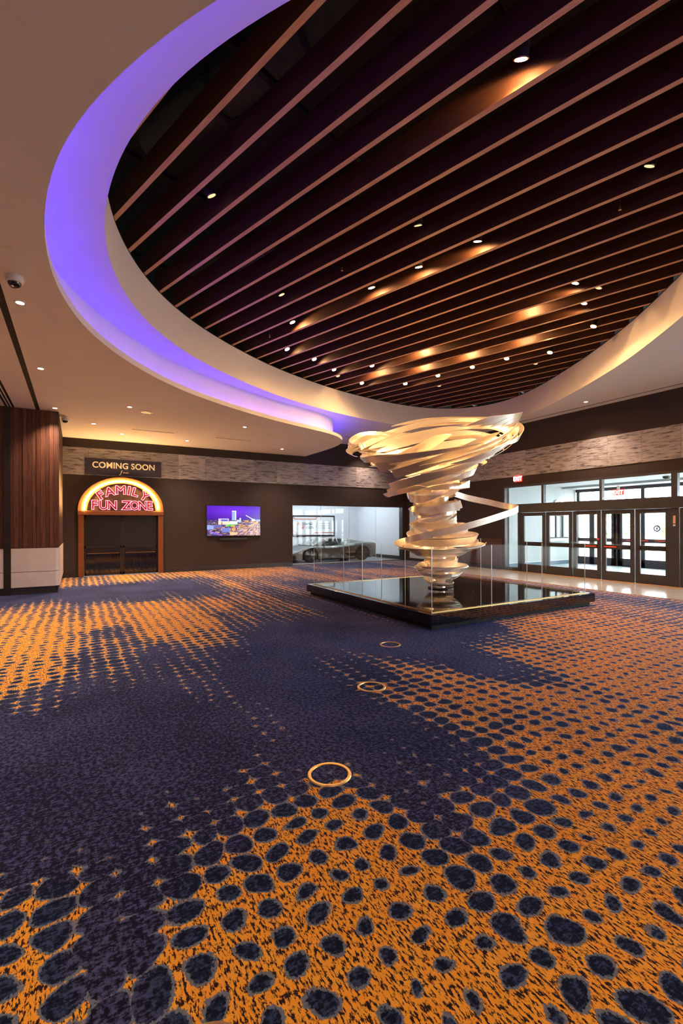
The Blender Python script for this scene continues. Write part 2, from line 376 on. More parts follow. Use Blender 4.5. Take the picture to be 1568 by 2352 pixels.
# ------------------------------------------------------------------ ceilings
def resample(pts, n, closed=False):
    p = [Vector((x, y)) for x, y in pts]; m = len(p); out = []
    segs = m if closed else m-1
    for i in range(segs):
        p0 = p[(i-1) % m] if (closed or i > 0) else p[i]*2-p[i+1]
        p1, p2 = p[i], p[(i+1) % m]
        p3 = p[(i+2) % m] if (closed or i < m-2) else p2*2-p1
        for k in range(6):
            t = k/6
            out.append(0.5*((2*p1)+(p2-p0)*t+(2*p0-5*p1+4*p2-p3)*t*t+(3*p1-p0-3*p2+p3)*t**3))
    if not closed: out.append(p[-1])
    a = np.array([tuple(v) for v in out])
    if closed: a = np.vstack([a, a[:1]])
    d = np.r_[0, np.cumsum(np.hypot(*np.diff(a, axis=0).T))]
    s = np.linspace(0, d[-1], n+1 if closed else n)
    r = np.c_[np.interp(s, d, a[:, 0]), np.interp(s, d, a[:, 1])]
    if closed: r = r[:-1]
    for _ in range(30):
        if closed: r = (np.roll(r, 1, 0)+2*r+np.roll(r, -1, 0))/4
        else: r[1:-1] = (r[:-2]+2*r[1:-1]+r[2:])/4
    return r
OVAL = [(1.19,2.77),(0.88,3.22),(0.62,3.71),(0.48,4.13),(0.35,4.59),(0.27,5.16),(0.25,5.76),(0.27,6.11),(0.38,6.75),(0.57,7.34),(0.87,8.02),(1.24,8.61),(1.63,9.11),(2.28,9.74),(3.04,10.31),(3.93,10.90),(4.88,11.4),(5.91,11.80),(7.07,12.18),(8.72,12.48),(10.2,12.55),(11.3,12.3),(12.05,11.75),(12.42,11.0),(12.44,10.05),(12.0,8.76),(11.46,7.67),(10.83,6.53),(10.33,5.74),(9.93,5.14),(9.54,4.67),(9.13,4.17),(8.72,3.69),(7.9,2.85),(6.9,2.0),(5.7,1.25),(4.4,0.9),(3.2,1.05),(2.3,1.5),(1.68,2.1)]
oval = resample(OVAL, 240, True)
LIP = [(13.15,-0.9),(10.5,-0.75),(8,-0.6),(6,-0.4),(4.4,-0.1),(3.0,0.4),(1.9,1.05),(1.15,1.75),(0.61,2.44),(0.37,2.83),(0.08,3.41),(-0.09,3.82),(-0.2,4.35),(-0.26,4.9),(-0.275,5.42),(-0.25,5.85),(-0.18,6.33),(-0.02,6.99),(0.2,7.55),(0.43,7.99),(1.0,8.82),(1.69,9.56),(2.36,10.09),(3.1,10.56),(3.96,11.03),(4.91,11.47),(5.93,11.83),(6.7,12.12),(7.3,12.52),(7.75,13.15),(7.93,13.9),(7.97,14.6),(7.97,15.6),(7.97,16.6)]
lip = resample(LIP, 260)
def offset(c, d):
    t = np.gradient(c, axis=0); t /= np.linalg.norm(t, axis=1)[:, None]
    return c + d*np.c_[-t[:, 1], t[:, 0]]
LSIGN = 1.0
# which side of the lip is the soffit (left, away from the oval)
tst = offset(lip, 1.0)[100]
if tst[0] > lip[100][0]: LSIGN = -1.0

def ngon_plate(loops, z0, z1=None):
    """plate with holes: outer loop first, then holes; filled by triangles, thickness z0..z1"""
    bm = bmesh.new(); E = []
    for lp in loops:
        vs = [bm.verts.new((x, y, z0)) for x, y in lp]
        E += [bm.edges.new((vs[i], vs[(i+1) % len(vs)])) for i in range(len(vs))]
    bmesh.ops.triangle_fill(bm, use_beauty=True, use_dissolve=False, edges=E)
    if z1 is not None:
        r = bmesh.ops.extrude_face_region(bm, geom=bm.faces[:])
        for g in r['geom']:
            if isinstance(g, bmesh.types.BMVert): g.co.z = z1
    bmesh.ops.recalc_face_normals(bm, faces=bm.faces)
    return bm
def bm_obj(bm, name, m, parent=None):
    me = bpy.data.meshes.new(name); bm.to_mesh(me); bm.free(); me.materials.append(m)
    return _link(name, me, parent)
def ribbon_strip(ca, za, cb, zb, closed=False):
    n = len(ca); v = [(*p, za) for p in ca]+[(*p, zb) for p in cb]
    f = [(i, (i+1) % n, n+(i+1) % n, n+i) for i in range(n if closed else n-1)]
    return v, f

# upper flat ceiling with the oval opening
outer = [(-8, -6), (X_RIGHT, -6), (X_RIGHT, Y_BACK), (-8, Y_BACK)]
struct(bm_obj(ngon_plate([outer, oval.tolist()], Z_CEI), 'ceiling', M['white_ceiling']))
# fascia ring of the opening
ov2 = offset(oval, 0.05); 
if np.hypot(*(ov2[60]-oval.mean(0))) < np.hypot(*(oval[60]-oval.mean(0))): ov2 = offset(oval, -0.05)
mb = MB()
mb.add(*ribbon_strip(oval, Z_CEI, oval, Z_SLAT, True)); mb.add(*ribbon_strip(oval, Z_SLAT, ov2, Z_SLAT, True)); mb.add(*ribbon_strip(ov2, Z_SLAT, ov2, Z_CEI+.03, True))
bm_ = mb.build('trim_3', M['fascia'], smooth=True); struct(bm_)
# low soffit: underside, rounded lip, ledge and the upright face behind the light strip
edge = lip.tolist() + [(-8, Y_BACK), (-8, -6), (X_RIGHT, -6)]
sof = struct(bm_obj(ngon_plate([edge], Z_SOF), 'ceiling_soffit', M['white_ceiling']))
l0, l1, l2, l3 = lip, offset(lip, LSIGN*0.03), offset(lip, LSIGN*0.30), offset(lip, LSIGN*0.33)
mb = MB()
mb.add(*ribbon_strip(l0, Z_SOF, l0, Z_SOF+.10)); mb.add(*ribbon_strip(l0, Z_SOF+.10, l1, Z_SOF+.10)); mb.add(*ribbon_strip(l1, Z_SOF+.10, l1, Z_SOF+.03)); mb.add(*ribbon_strip(l1, Z_SOF+.03, l2, Z_SOF+.03))
mb.build('cove_lip', M['fascia'], sof, smooth=True)
mb = MB(); mb.add(*ribbon_strip(l2, Z_SOF+.03, l2, Z_CEI)); mb.add(*ribbon_strip(l2, Z_CEI, l3, Z_CEI)); mb.build('cove_face', M['fascia'], sof, smooth=True)
q0, q1 = offset(lip, LSIGN*0.19), offset(lip, LSIGN*0.215)
mb = MB(); mb.add(*ribbon_strip(q0, Z_SOF+.05, q1, Z_SOF+.05)); mb.add(*ribbon_strip(q0, Z_SOF+.035, q0, Z_SOF+.05)); mb.add(*ribbon_strip(q1, Z_SOF+.035, q1, Z_SOF+.05)); 
strip = mb.build('light_strip', M['led']); tag(strip, 'violet LED strip hidden on the ledge of the curved soffit cove', 'light strip')

# timber slats over the oval
TH = R(-71.5); DV = np.array([math.cos(TH), math.sin(TH)]); NV = np.array([-math.sin(TH), math.cos(TH)])
plen = struct(MB().box(-1.5, 14.5, -0.8, 14.2, Z_TOP, Z_TOP+.05).build('ceiling_plenum', M['black']))
mbp = MB()
for b_ in ((-1.5, -1.45, -0.8, 14.2), (14.45, 14.5, -0.8, 14.2), (-1.5, 14.5, -0.8, -0.75), (-1.5, 14.5, 14.15, 14.2)): mbp.box(*b_, Z_CEI+.05, Z_TOP)
mbp.build('plenum_side', M['black'], plen)
on = oval@NV; od = oval@DV
SL = []
for k in range(-2, 30):
    d = 2.619+0.454*k
    hits = []
    for i in range(len(oval)):
        a, b2 = on[i]-d, on[(i+1) % len(oval)]-d
        if a*b2 < 0: hits.append(od[i]+(od[(i+1) % len(oval)]-od[i])*a/(a-b2))
    if len(hits) < 2: continue
    SL.append((d, min(hits)-.12, max(hits)+.12))
slat_root = struct(bm_obj(ngon_plate([ov2.tolist(), oval.tolist()], Z_SLAT+.001, Z_SLAT+.02), 'ceiling_slats', M['black']))
for d, t0, t1 in SL:
    c = NV*d + DV*(t0+t1)/2; hl = (t1-t0)/2
    mb = MB(); mb.box(-hl, hl, -.031, .031, 0.02, .34)
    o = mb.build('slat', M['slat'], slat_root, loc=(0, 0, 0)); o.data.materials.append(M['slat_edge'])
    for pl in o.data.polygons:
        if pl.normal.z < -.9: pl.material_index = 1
    o.location = (c[0], c[1], Z_SLAT); o.rotation_euler = (0, 0, TH)
# cross rails that carry the slats and services in the plenum
for k, t in enumerate((-9.5, -7.6, -5.6, -3.6, -1.6)):
    c = NV*8.5+DV*t
    mb = MB(); mb.box(-.03, .03, -8, 8, .36, .42); o = mb.build('carrier_rail', M['black'], plen, loc=(0, 0, 0)); o.location = (c[0], c[1], Z_SLAT); o.rotation_euler = (0, 0, TH)
M['duct'] = mat('grey_lined_duct', (0.055, 0.05, 0.035), .7, var=.2)
def duct(a, b2, r, label):
    t = thing('air_duct', (*a,), label, 'duct', 'air ducts above the slats')
    p = [Vector(a).lerp(Vector(b2), i/12) for i in range(13)]
    mb = MB(); mb.tube(p, r, 14); mb.build('duct_body', M['duct'], t, smooth=True)
    for i in (3, 6, 9):
        mb = MB(); mb.tube([p[i]-(p[1]-p[0])*.07, p[i]+(p[1]-p[0])*.07], r*1.06, 14); mb.build('band', M['black'], t)
duct((2.0, 9.3, 6.75), (7.0, 2.6, 6.75), .28, 'large round grey duct above the slats over the sculpture')
duct((0.9, 6.6, 6.8), (3.4, 2.0, 6.8), .25, 'round grey duct above the slats at the left end of the oval')
duct((6.2, 8.0, 6.75), (9.6, 4.2, 6.75), .12, 'thin conduit pipe above the slats toward the entrance')
duct((3.2, 11.0, 6.8), (8.6, 8.0, 6.8), .22, 'round grey duct above the slats at the far end of the oval')

# ------------------------------------------------------------------ walls
def wallx(name, x0, x1, y, holes, thick=.25, m='dark_wall', z1=Z_CEI+.05):
    """wall in the XZ plane facing -Y with rectangular openings (x0,x1,z0,z1)"""
    mb = MB(); xs = sorted({x0, x1, *[h[0] for h in holes], *[h[1] for h in holes]}); zs = sorted({0.0, z1, *[h[2] for h in holes], *[h[3] for h in holes]})
    for a, b in zip(xs, xs[1:]):
        for c, d in zip(zs, zs[1:]):
            if any(h[0]-1e-6 <= a and b <= h[1]+1e-6 and h[2]-1e-6 <= c and d <= h[3]+1e-6 for h in holes): continue
            mb.box(a, b, y, y+thick, c, d)
    return struct(mb.build(name, M[m]))
def wally(name, y0, y1, x, holes, thick=.25, m='dark_wall', z1=Z_CEI+.05):
    mb = MB(); ys = sorted({y0, y1, *[h[0] for h in holes], *[h[1] for h in holes]}); zs = sorted({0.0, z1, *[h[2] for h in holes], *[h[3] for h in holes]})
    for a, b in zip(ys, ys[1:]):
        for c, d in zip(zs, zs[1:]):
            if any(h[0]-1e-6 <= a and b <= h[1]+1e-6 and h[2]-1e-6 <= c and d <= h[3]+1e-6 for h in holes): continue
            mb.box(x, x+thick, a, b, c, d)
    return struct(mb.build(name, M[m]))
SHOW = (7.40, 12.90, 0.0, 2.42)
wb = wallx('wall_back', -8, X_RIGHT+.25, Y_BACK, [SHOW, (0.2, 2.38, 0, 1.97)])
DOORS_Y0 = -5.0
wr = wally('wall_right', -6, Y_BACK, X_RIGHT, [(DOORS_Y0, 11.08, 0, 2.97)])
# wood-vein stone band on both walls, one object per slab
BZ0, BZ1 = 3.24, 4.10
t0 = None
x = X_RIGHT
w = 0.915
i = 0
while x > -7:
    x0 = max(x-w, -8)
    if t0 is None:
        t0 = MB().box(0, w-.005, 0, .02, 0, BZ1-BZ0).build('stone_tile', M['stone'], wb, loc=(0, 0, 0)); t0.location = (x0, Y_BACK-.02, BZ0)
    else: copy_part(t0, wb, (x0, Y_BACK-.02, BZ0))
    x -= w
t0 = None; y = Y_BACK-.02
while y > -4:
    if t0 is None:
        t0 = MB().box(0, .02, 0, w-.005, 0, .86).build('stone_tile', M['stone'], wr, loc=(0, 0, 0)); t0.location = (X_RIGHT-.02, y-w, 3.27)
    else: copy_part(t0, wr, (X_RIGHT-.02, y-w, 3.27))
    y -= w
# baseboards
M['baseboard'] = mat('dark_baseboard', (0.035, 0.03, 0.032), .35)
struct(MB().box(2.57, 7.40, Y_BACK-.02, Y_BACK, 0, .15).build('baseboard_back', M['baseboard'], bevel=.006))
struct(MB().box(-0.4, 0.03, Y_BACK-.02, Y_BACK, 0, .15).build('baseboard_left', M['baseboard']))
struct(MB().box(X_RIGHT-.02, X_RIGHT, 11.1, Y_BACK-.02, 0, .12).build('baseboard_right', M['baseboard']))
# pale panel in the far corner
pp = struct(MB().box(X_RIGHT-.05, X_RIGHT-.001, 13.6, 16.35, .12, 2.35).build('wall_corner', M['grey_wall']))
# dark timber panelling by the entrance
for k, (a, b) in enumerate(((.14, .62), (.63, 1.1))):
    MB().box(X_RIGHT-.03, X_RIGHT-.001, 11.16, 13.5, a, b).build('wood_panel', M['plank2'], wr)
# left timber-clad block
blk = struct(MB().box(-8, -.40, 13.06, Y_BACK, 0, Z_SOF).build('wall_left', M['black']))
xx = -.385; k = 0
while xx > -3.2:
    wd = .082 if k % 3 else .098
    if not (-1.45 < xx-wd/2 < -1.32):
        pr = (.012, .02, .006)[k % 3]
        MB().box(xx-wd+.005, xx, 13.03-pr, 13.06, 1.10, Z_SOF-.002).build('plank', M['plank'] if k % 2 else M['plank2'], blk)
    xx -= wd; k += 1
yy = 13.04; k = 0
while yy < Y_BACK-.05:
    MB().box(-.40, -.365-.006*(k % 2), yy, yy+.105, 1.10, Z_SOF-.002).build('plank', M['plank'] if k % 2 else M['plank2'], blk)
    yy += .11; k += 1
MB().box(-1.455, -1.325, 12.99, 13.06, 0, Z_SOF-.002).build('metal_channel', M['black_metal'], blk)
for z0, z1 in ((.17, .525), (.535, 1.085)):
    for x0, x1 in ((-1.32, -.36), (-3.2, -1.46)):
        if x1 > -1: MB().prism([(x0, 13.0), (x1-.075, 13.0), (x1, 13.09), (x1, 14.4), (x0, 14.4)], z0, z1).build('stone_panel', M['base_stone'], blk)
        else: MB().box(x0, x1, 13.0, 13.06, z0, z1).build('stone_panel', M['base_stone'], blk)
    MB().box(-.40, -.36, 14.41, Y_BACK-.02, z0, z1).build('stone_panel', M['base_stone'], blk)
MB().box(-3.2, -.44, 13.03, 13.06, 0, .165).build('plinth', M['baseboard'], blk)
# remaining sides of the hall
struct(MB().box(-8.25, X_RIGHT+.25, -6.25, -6, 0, Z_CEI).build('wall_rear', M['base_stone']))
wl = struct(MB().box(-8.25, -8, -6, 13.06, 0, Z_SOF).build('wall_side', M['base_stone']))

# ------------------------------------------------------------------ entrance: inner doors, vestibule, outer doors
M['frame'] = mat('dark_bronze_frame', (0.055, 0.056, 0.062), 0.4, metal=0.25, var=0.1)
M['red_bar'] = mat('red_push_bar', (0.75, 0.06, 0.035), .35, emit=(1, .08, .04), estr=.12)
ENT = thing('entrance_frame', (X_RIGHT, 8, 0), 'dark bronze frame of the inner entrance doors with glass transoms above', 'door frame')
def fr(name, y0, y1, z0, z1, x0=X_RIGHT-.03, x1=X_RIGHT+.10, par=None, m='frame'):
    return MB().box(x0, x1, y0, y1, z0, z1).build(name, M[m], par)
POSTS = [11.08, 9.525, 7.62, 5.74, 3.86, 1.98, 0.1, -1.78, -3.66, -5.0]
fr('head_rail', DOORS_Y0, 11.08, 2.90, 2.97, par=ENT)
fr('transom_rail', DOORS_Y0, 11.08, 2.02, 2.31, x0=X_RIGHT-.07, par=ENT)
for y in POSTS:
    wdt = .075 if y not in (5.74, -1.78) else .14
    fr('mullion', y-wdt/2, y+wdt/2, 2.31, 2.90, par=ENT)
    if y in (5.74, 7.62): pass
for a, b in zip(POSTS, POSTS[1:]):
    MB().box(X_RIGHT+.03, X_RIGHT+.042, b+.04, a-.04, 2.31, 2.90).build('transom_pane', M['glass'], ENT)
for y0, y1 in ((11.03, 11.08), (10.38, 10.49), (5.64, 5.83), (1.88, 2.07), (-1.88, -1.69)):
    fr('post', y0, y1, 0, 2.02, par=ENT)
# narrow sidelight at the far end
fr('sill', 10.49, 11.03, 0, .13, par=ENT)
MB().box(X_RIGHT+.03, X_RIGHT+.042, 10.49, 11.03, .13, 2.02).build('sidelight_pane', M['glass'], ENT)
def door_leaf(n, yl, yr, label, bar=None, hinge_gap=.012):
    """leaf between yl (far) and yr (near)"""
    d = _link('door_%d' % n, None, None, (X_RIGHT, yr, 0)); ORG[d.name] = Vector((X_RIGHT, yr, 0)); struct(d)
    yl -= hinge_gap; yr += hinge_gap
    st = .115
    x0, x1 = X_RIGHT, X_RIGHT+.055
    MB().box(x0, x1, yl-st, yl, .01, 2.01).build('stile', M['frame'], d); MB().box(x0, x1, yr, yr+st, .01, 2.01).build('stile', M['frame'], d)
    MB().box(x0, x1, yr+st, yl-st, 1.90, 2.01).build('top_rail', M['frame'], d)
    MB().box(x0, x1, yr+st, yl-st, .90, 1.03).build('lock_rail', M['frame'], d)
    MB().box(x0, x1, yr+st, yl-st, .01, .27).build('bottom_rail', M['frame'], d)
    for z0, z1 in ((.27, .90), (1.03, 1.90)): MB().box(x0+.02, x0+.03, yr+st, yl-st, z0, z1).build('pane', M['glass'], d)
    m_ = (yl+yr)/2
    if bar:
        a_, b_, c_, d_ = (yr+.1, m_, m_, yl-.1) if bar == 1 else (m_, yl-.1, yr+.1, m_)
        MB().box(x0-.075, x0-.045, a_, b_, .955, .985).build('push_bar', M['red_bar'], d); MB().box(x0-.07, x0-.05, c_, d_, .96, .98).build('bar_case', M['black_metal'], d)
    else: MB().box(x0-.075, x0-.045, yr+.1, yl-.1, .955, .985).build('push_bar', M['black_metal'], d)
    for yy in (yr+.12, yl-.15): MB().box(x0-.06, x0, yy, yy+.03, .945, .995).build('bar_bracket', M['black_metal'], d)
LV = [(10.38, 9.43), (9.43, 8.50), (8.50, 7.62), (7.62, 6.70), (6.70, 5.83), (5.64, 4.7), (4.7, 3.77), (3.77, 2.9), (2.9, 2.07), (1.88, .96), (.96, .05)]
for k, (a, b) in enumerate(LV): door_leaf(k+1, a, b, '', bar={2: 1, 3: 2}.get(k))
# closers on the leaf heads and small indicator and card reader
MB().box(X_RIGHT-.06, X_RIGHT-.03, 9.45, 9.72, 1.93, 1.99).build('door_closer', M['frame'], ENT)
rd = MB().box(X_RIGHT-.06, X_RIGHT-.03, 5.70, 5.76, 1.62, 1.82).build('card_reader', mat('pale_reader', (0.75, 0.42, 0.33), .4), bevel=.01); tag(rd, 'slim pale pink plate on the dark post right of the inner doors', 'sign plate')
MB().box(X_RIGHT-.06, X_RIGHT-.03, 5.705, 5.755, 1.555, 1.60).build('badge', M['white_plastic'], rd)
lk = MB().lathe([(.0, 0), (.03, 0), (.03, .03), (0, .03)], (X_RIGHT-.05, 7.70, 1.18), 14, 'x').build('door_lock', M['red_bar']); tag(lk, 'small round red lock indicator beside the middle door stiles', 'lock')
# vestibule shell
X_OUT = 18.0; Y_VES = 11.5
struct(MB().box(X_RIGHT+.25, X_OUT, Y_VES, Y_VES+.2, 0, 3.2).build('wall_vestibule', M['grey_wall']))
struct(MB().box(X_RIGHT+.1, X_OUT+.2, -6, Y_VES+.2, 3.13, 3.25).build('ceiling_vestibule', mat('pale_vestibule_ceiling', (.58, .60, .60), .8)))
struct(MB().box(X_RIGHT, X_OUT+.2, -6, Y_VES+.2, -.05, 0).build('floor_vestibule', M['carpet_tile']))
struct(MB().box(X_RIGHT+.26, X_OUT, Y_VES-.02, Y_VES, 0, .16).build('baseboard_vestibule', mat('blue_grey_base', (.10, .16, .20), .5)))
MB().box(X_RIGHT+.26, X_OUT, Y_VES-.025, Y_VES, .16, .18).build('baseboard_cap', M['white_plastic'], bpy.data.objects['baseboard_vestibule'])
# ceiling step near the outer doors
struct(MB().box(X_OUT-.9, X_OUT, -6, Y_VES, 3.05, 3.13).build('trim_4', M['grey_wall']))
# ticket window in the vestibule side wall
tw = thing('ticket_window', (16.7, Y_VES, 1.0), 'black framed ticket window with counter in the grey vestibule wall', 'window')
for a in ((16.15, 16.22, 1.1, 1.95), (16.62, 16.69, 1.1, 1.95), (17.05, 17.12, 1.1, 1.95)): MB().box(a[0], a[1], Y_VES-.05, Y_VES, a[2], a[3]).build('frame_post', M['black_metal'], tw)
MB().box(16.15, 17.12, Y_VES-.05, Y_VES, 1.95, 2.03).build('frame_head', M['black_metal'], tw)
MB().box(15.95, 17.25, Y_VES-.16, Y_VES, 1.06, 1.10).build('counter', M['black_metal'], tw)
MB().box(15.95, 17.25, Y_VES-.12, Y_VES, .96, 1.06).build('apron', M['white_plastic'], tw)
for x0, x1 in ((16.22, 16.62), (16.69, 17.05)): MB().box(x0, x1, Y_VES-.02, Y_VES-.012, 1.1, 1.95).build('pane', mat('dim_window_glass', (.25, .30, .28), .08, spec=.8), tw)
# round sign on the vestibule wall
rs = thing('round_sign', (16.76, Y_VES-.02, 2.34), 'round pink sign with white rim high on the grey vestibule wall', 'sign')
MB().lathe([(0, 0), (.25, 0), (.25, -.03), (0, -.03)], (16.76, Y_VES-.005, 2.34), 32, 'y').build('disc', mat('pink_disc', (.62, .40, .36), .5), rs)
MB().lathe([(.235, -.03), (.265, -.03), (.265, -.045), (.235, -.045)], (16.76, Y_VES-.005, 2.34), 32, 'y', closed=True).build('rim', M['white_plastic'], rs)
# outer glazing
OUT = thing('outer_entrance_frame', (X_OUT, 5, 0), 'dark outer entrance frame with tall glass doors beyond the vestibule', 'door frame')
def orr(name, y0, y1, z0, z1, m='frame'): return MB().box(X_OUT, X_OUT+.1, y0, y1, z0, z1).build(name, M[m], OUT)
orr('head_rail', -5, 11.5, 2.93, 3.13); orr('transom_rail', -5, 11.5, 2.06, 2.24); 
OP = [11.45, 10.82, 9.95, 9.72, 8.90, 7.95, 7.0, 6.05, 5.1, 4.15, 3.2, 2.25, 1.3, .35, -.6]
for k, y in enumerate(OP):
    wd = (.10, .20, .18, .18, .14)[k] if k < 5 else .16
    orr('stile', y-wd/2, y+wd/2, 0, 2.06)
for y in (11.4, 8.9, 7.0, 5.1, 3.2, 1.3): orr('mullion', y-.06, y+.06, 2.24, 2.93)
for a, b in zip(OP, OP[1:]):
    if a-b < .4:
        orr('door_panel', b, a, 0, 2.06); continue
    orr('bottom_rail', b, a, 0, .30); orr('lock_rail', b, a, .92, 1.06)
    for z0, z1 in ((.30, .92), (1.06, 2.06)): MB().box(X_OUT+.04, X_OUT+.05, b, a, z0, z1).build('pane', M['glass'], OUT)
for a, b in zip((11.4, 8.9, 7.0, 5.1, 3.2), (8.9, 7.0, 5.1, 3.2, 1.3)): MB().box(X_OUT+.04, X_OUT+.05, b+.06, a-.06, 2.24, 2.93).build('transom_pane', M['glass'], OUT)
for y in (9.2, 8.2): MB().box(X_OUT-.07, X_OUT-.03, y-.5, y+.25, .99, 1.02).build('push_bar', M['red_bar'], OUT)
# round logo decal on an outer pane
dc = thing('door_decal', (X_OUT+.03, 8.42, 1.40), 'round dark badge decal stuck on the outer door glass', 'decal')
M['decal'] = mat('blue_grey_decal', (.13, .15, .22), .5); M['decal_dark'] = mat('navy_decal', (.015, .018, .04), .5)
MB().lathe([(.07, 0), (.12, 0), (.12, .004), (.07, .004)], (X_OUT+.03, 8.44, 1.45), 24, 'x', closed=True).build('ring', M['decal'], dc)
MB().add([(X_OUT+.032, 8.44+y, 1.45+z) for y, z in ((0, .065), (.045, -.01), (.02, -.02), (.03, -.055), (-.03, -.055), (-.02, -.02), (-.045, -.01))], [(0, 1, 2, 3, 4, 5, 6)]).build('spade', M['decal_dark'], dc)
for k, (a, b, z) in enumerate(((.14, .0, 1.31), (-.14, -.24, 1.36), (.03, -.12, 1.26), (.02, -.08, 1.22))): MB().box(X_OUT+.028, X_OUT+.033, 8.44+b, 8.44+a, z-.012, z+.012).build('stroke', M['decal'], dc)
# smoke detector and slots in the vestibule ceiling
sd = MB().lathe([(.0, 3.03), (.06, 3.035), (.10, 3.07), (.11, 3.13), (0, 3.13)], (16.2, 7.3, 0), 20).build('dome_detector', M['black_metal'], smooth=True); tag(sd, 'dark dome detector on the white vestibule ceiling', 'detector')
def text_mesh(s, size, offset_=0.0, extrude=0.0, fill=True, bevel=0.0, space=1.0, res=4, shear=0.0):
    c = bpy.data.curves.new('t', 'FONT'); c.body = s; c.size = size; c.align_x = 'CENTER'; c.offset = offset_; c.extrude = extrude
    c.resolution_u = res; c.space_character = space; c.shear = shear
    if not fill: c.fill_mode = 'NONE'
    c.bevel_depth = bevel; c.bevel_resolution = 1
    o = bpy.data.objects.new('t', c); COL.objects.link(o)
    bpy.context.view_layer.update()
    me = bpy.data.meshes.new_from_object(o.evaluated_get(bpy.context.evaluated_depsgraph_get()))
    v = [tuple(p.co) for p in me.vertices]; f = [tuple(p.vertices) for p in me.polygons]
    bpy.data.objects.remove(o); bpy.data.curves.remove(c); bpy.data.meshes.remove(me)
    return v, f
def on_back(v, x, y, z, w=None, sx=1.0):
    xs = [p[0] for p in v]; k = sx if w is None else w/(max(xs)-min(xs)); m = (max(xs)+min(xs))/2
    return [(x+(p[0]-m)*k, y-p[2], z+p[1]) for p in v]
def on_right(v, x, y, z, sx=1.0):
    xs = [p[0] for p in v]; m = (max(xs)+min(xs))/2
    return [(x-p[2], y-(p[0]-m)*sx, z+p[1]) for p in v]
def exit_sign(x, y, z, w, h, label, top):
    e = thing('exit_sign', (x, y, z), label, 'exit sign')
    MB().box(x-.02, x+.02, y-w/2, y+w/2, z, z+h).build('housing', M['exit'], e, bevel=.008)
    MB().box(x-.012, x+.012, y-.05, y+.05, z+h, top).build('mount', M['white_plastic'], e)
    v, f = text_mesh('EXIT', h*.95, offset_=.006, extrude=.002)
    MB().add(on_right(v, x-.024, y, z+h*.18, .85), f).build('lettering', M['exit_letter'], e)
exit_sign(X_RIGHT-.05, 10.45, 3.08, .30, .21, 'red EXIT sign on the dark wall above the first transom', 3.32)
exit_sign(X_OUT-.4, 9.55, 2.70, .42, .22, 'red EXIT sign hanging inside the vestibule before the outer doors', 3.13)
# outside: forecourt and planting
struct(MB().box(X_OUT+.1, 60, -30, 40, -.1, -.02).build('ground', mat('pale_concrete', (.62, .60, .56), .8)))
lw = MB().box(27, 27.4, -10, 30, -.02, .75).build('wall_garden', mat('white_garden_wall', (.8, .79, .76), .8)); struct(lw)
M['leaf'] = mat('bright_leaf', (.20, .36, .05), .5, var=.4, nscale=3); M['leaf2'] = mat('deep_leaf', (.10, .22, .04), .5, var=.4, nscale=3)
def bush(x, y, z, rx, rz, m, label, n=900, stem=.3):
    t = thing('shrub', (x, y, z), label, 'shrub', 'shrubs outside the entrance')
    rng = random.Random(int(x*31+y*7)); mb = MB()
    for _ in range(n):
        u = rng.random()*2*math.pi; w = rng.uniform(-1, 1); q = rng.uniform(.75, 1.05); s_ = math.sqrt(1-w*w)
        c = Vector((x+rx*q*s_*math.cos(u), y+rx*q*s_*math.sin(u), z+stem+rz+rz*q*w))
        a = Vector((rng.gauss(0, 1), rng.gauss(0, 1), rng.gauss(0, 1))).normalized()*.11; b = a.orthogonal().normalized()*.05
        mb.add([c-a, c+b, c+a, c-b], [(0, 1, 2, 3)])
    o = mb.build('foliage', m, t); o['kind'] = 'stuff'
    MB().tube([(x, y, z), (x+.03, y, z+stem+rz)], [.05, .03], 7).build('stem', M['plank2'], t)
bush(29.2, 12.2, -.02, 1.3, 1.1, M['leaf'], 'rounded bright green shrub outside the leftmost door panes')
bush(29.0, 9.0, -.02, 1.2, 1.0, M['leaf2'], 'dark green rounded shrub outside the middle doors')
bush(29.4, 6.2, -.02, 1.5, 1.05, M['leaf'], 'wide bright shrub outside the rightmost doors')
bush(29.8, 16.0, -.02, 1.4, 1.3, M['leaf2'], 'tall dark shrub outside beyond the ticket window')
bush(24.5, 10.3, -.02, .35, .55, M['leaf'], 'small upright conifer shrub on the forecourt', 400, .1)

# ------------------------------------------------------------------ car showroom behind the back wall
Y_SH = 20.8
struct(MB().box(5.6, X_RIGHT+.25, Y_SH, Y_SH+.2, 0, 2.9).build('wall_showroom_back', M['white_wall']))
struct(MB().box(X_RIGHT, X_RIGHT+.25, Y_BACK+.25, Y_SH, 0, 2.9).build('wall_showroom_right', M['white_wall']))
struct(MB().box(5.4, 5.6, Y_BACK+.25, Y_SH, 0, 2.9).build('wall_showroom_left', M['white_wall']))
struct(MB().box(5.4, X_RIGHT+.25, Y_BACK+.25, Y_SH+.2, 2.72, 2.9).build('ceiling_showroom', M['white_wall']))
struct(MB().box(5.4, X_RIGHT+.25, Y_BACK, Y_SH+.2, -.06, 0.001).build('floor_showroom', mat('pale_showroom_floor', (.50, .51, .52), .22, var=.05)))
struct(MB().box(X_RIGHT-.02, X_RIGHT, Y_BACK+.25, Y_SH, 0, .16).build('baseboard_showroom', M['baseboard']))
for k in range(5):
    x = 7.9+k*1.0
    t = thing('tube_light', (x, 18.9, 2.68), 'white tube light on the showroom ceiling, %s from the left' % ('first', 'second', 'third', 'fourth', 'fifth')[k], 'tube light', 'tube lights in the showroom')
    MB().box(x-.05, x+.05, 17.3, 20.4, 2.66, 2.72).build('batten', M['white_plastic'], t)
    MB().tube([(x, 17.35, 2.635), (x, 20.35, 2.635)], .028, 8).build('tube', emis('cool_tube_%d' % k, (.80, .90, 1.0), 16.0), t)
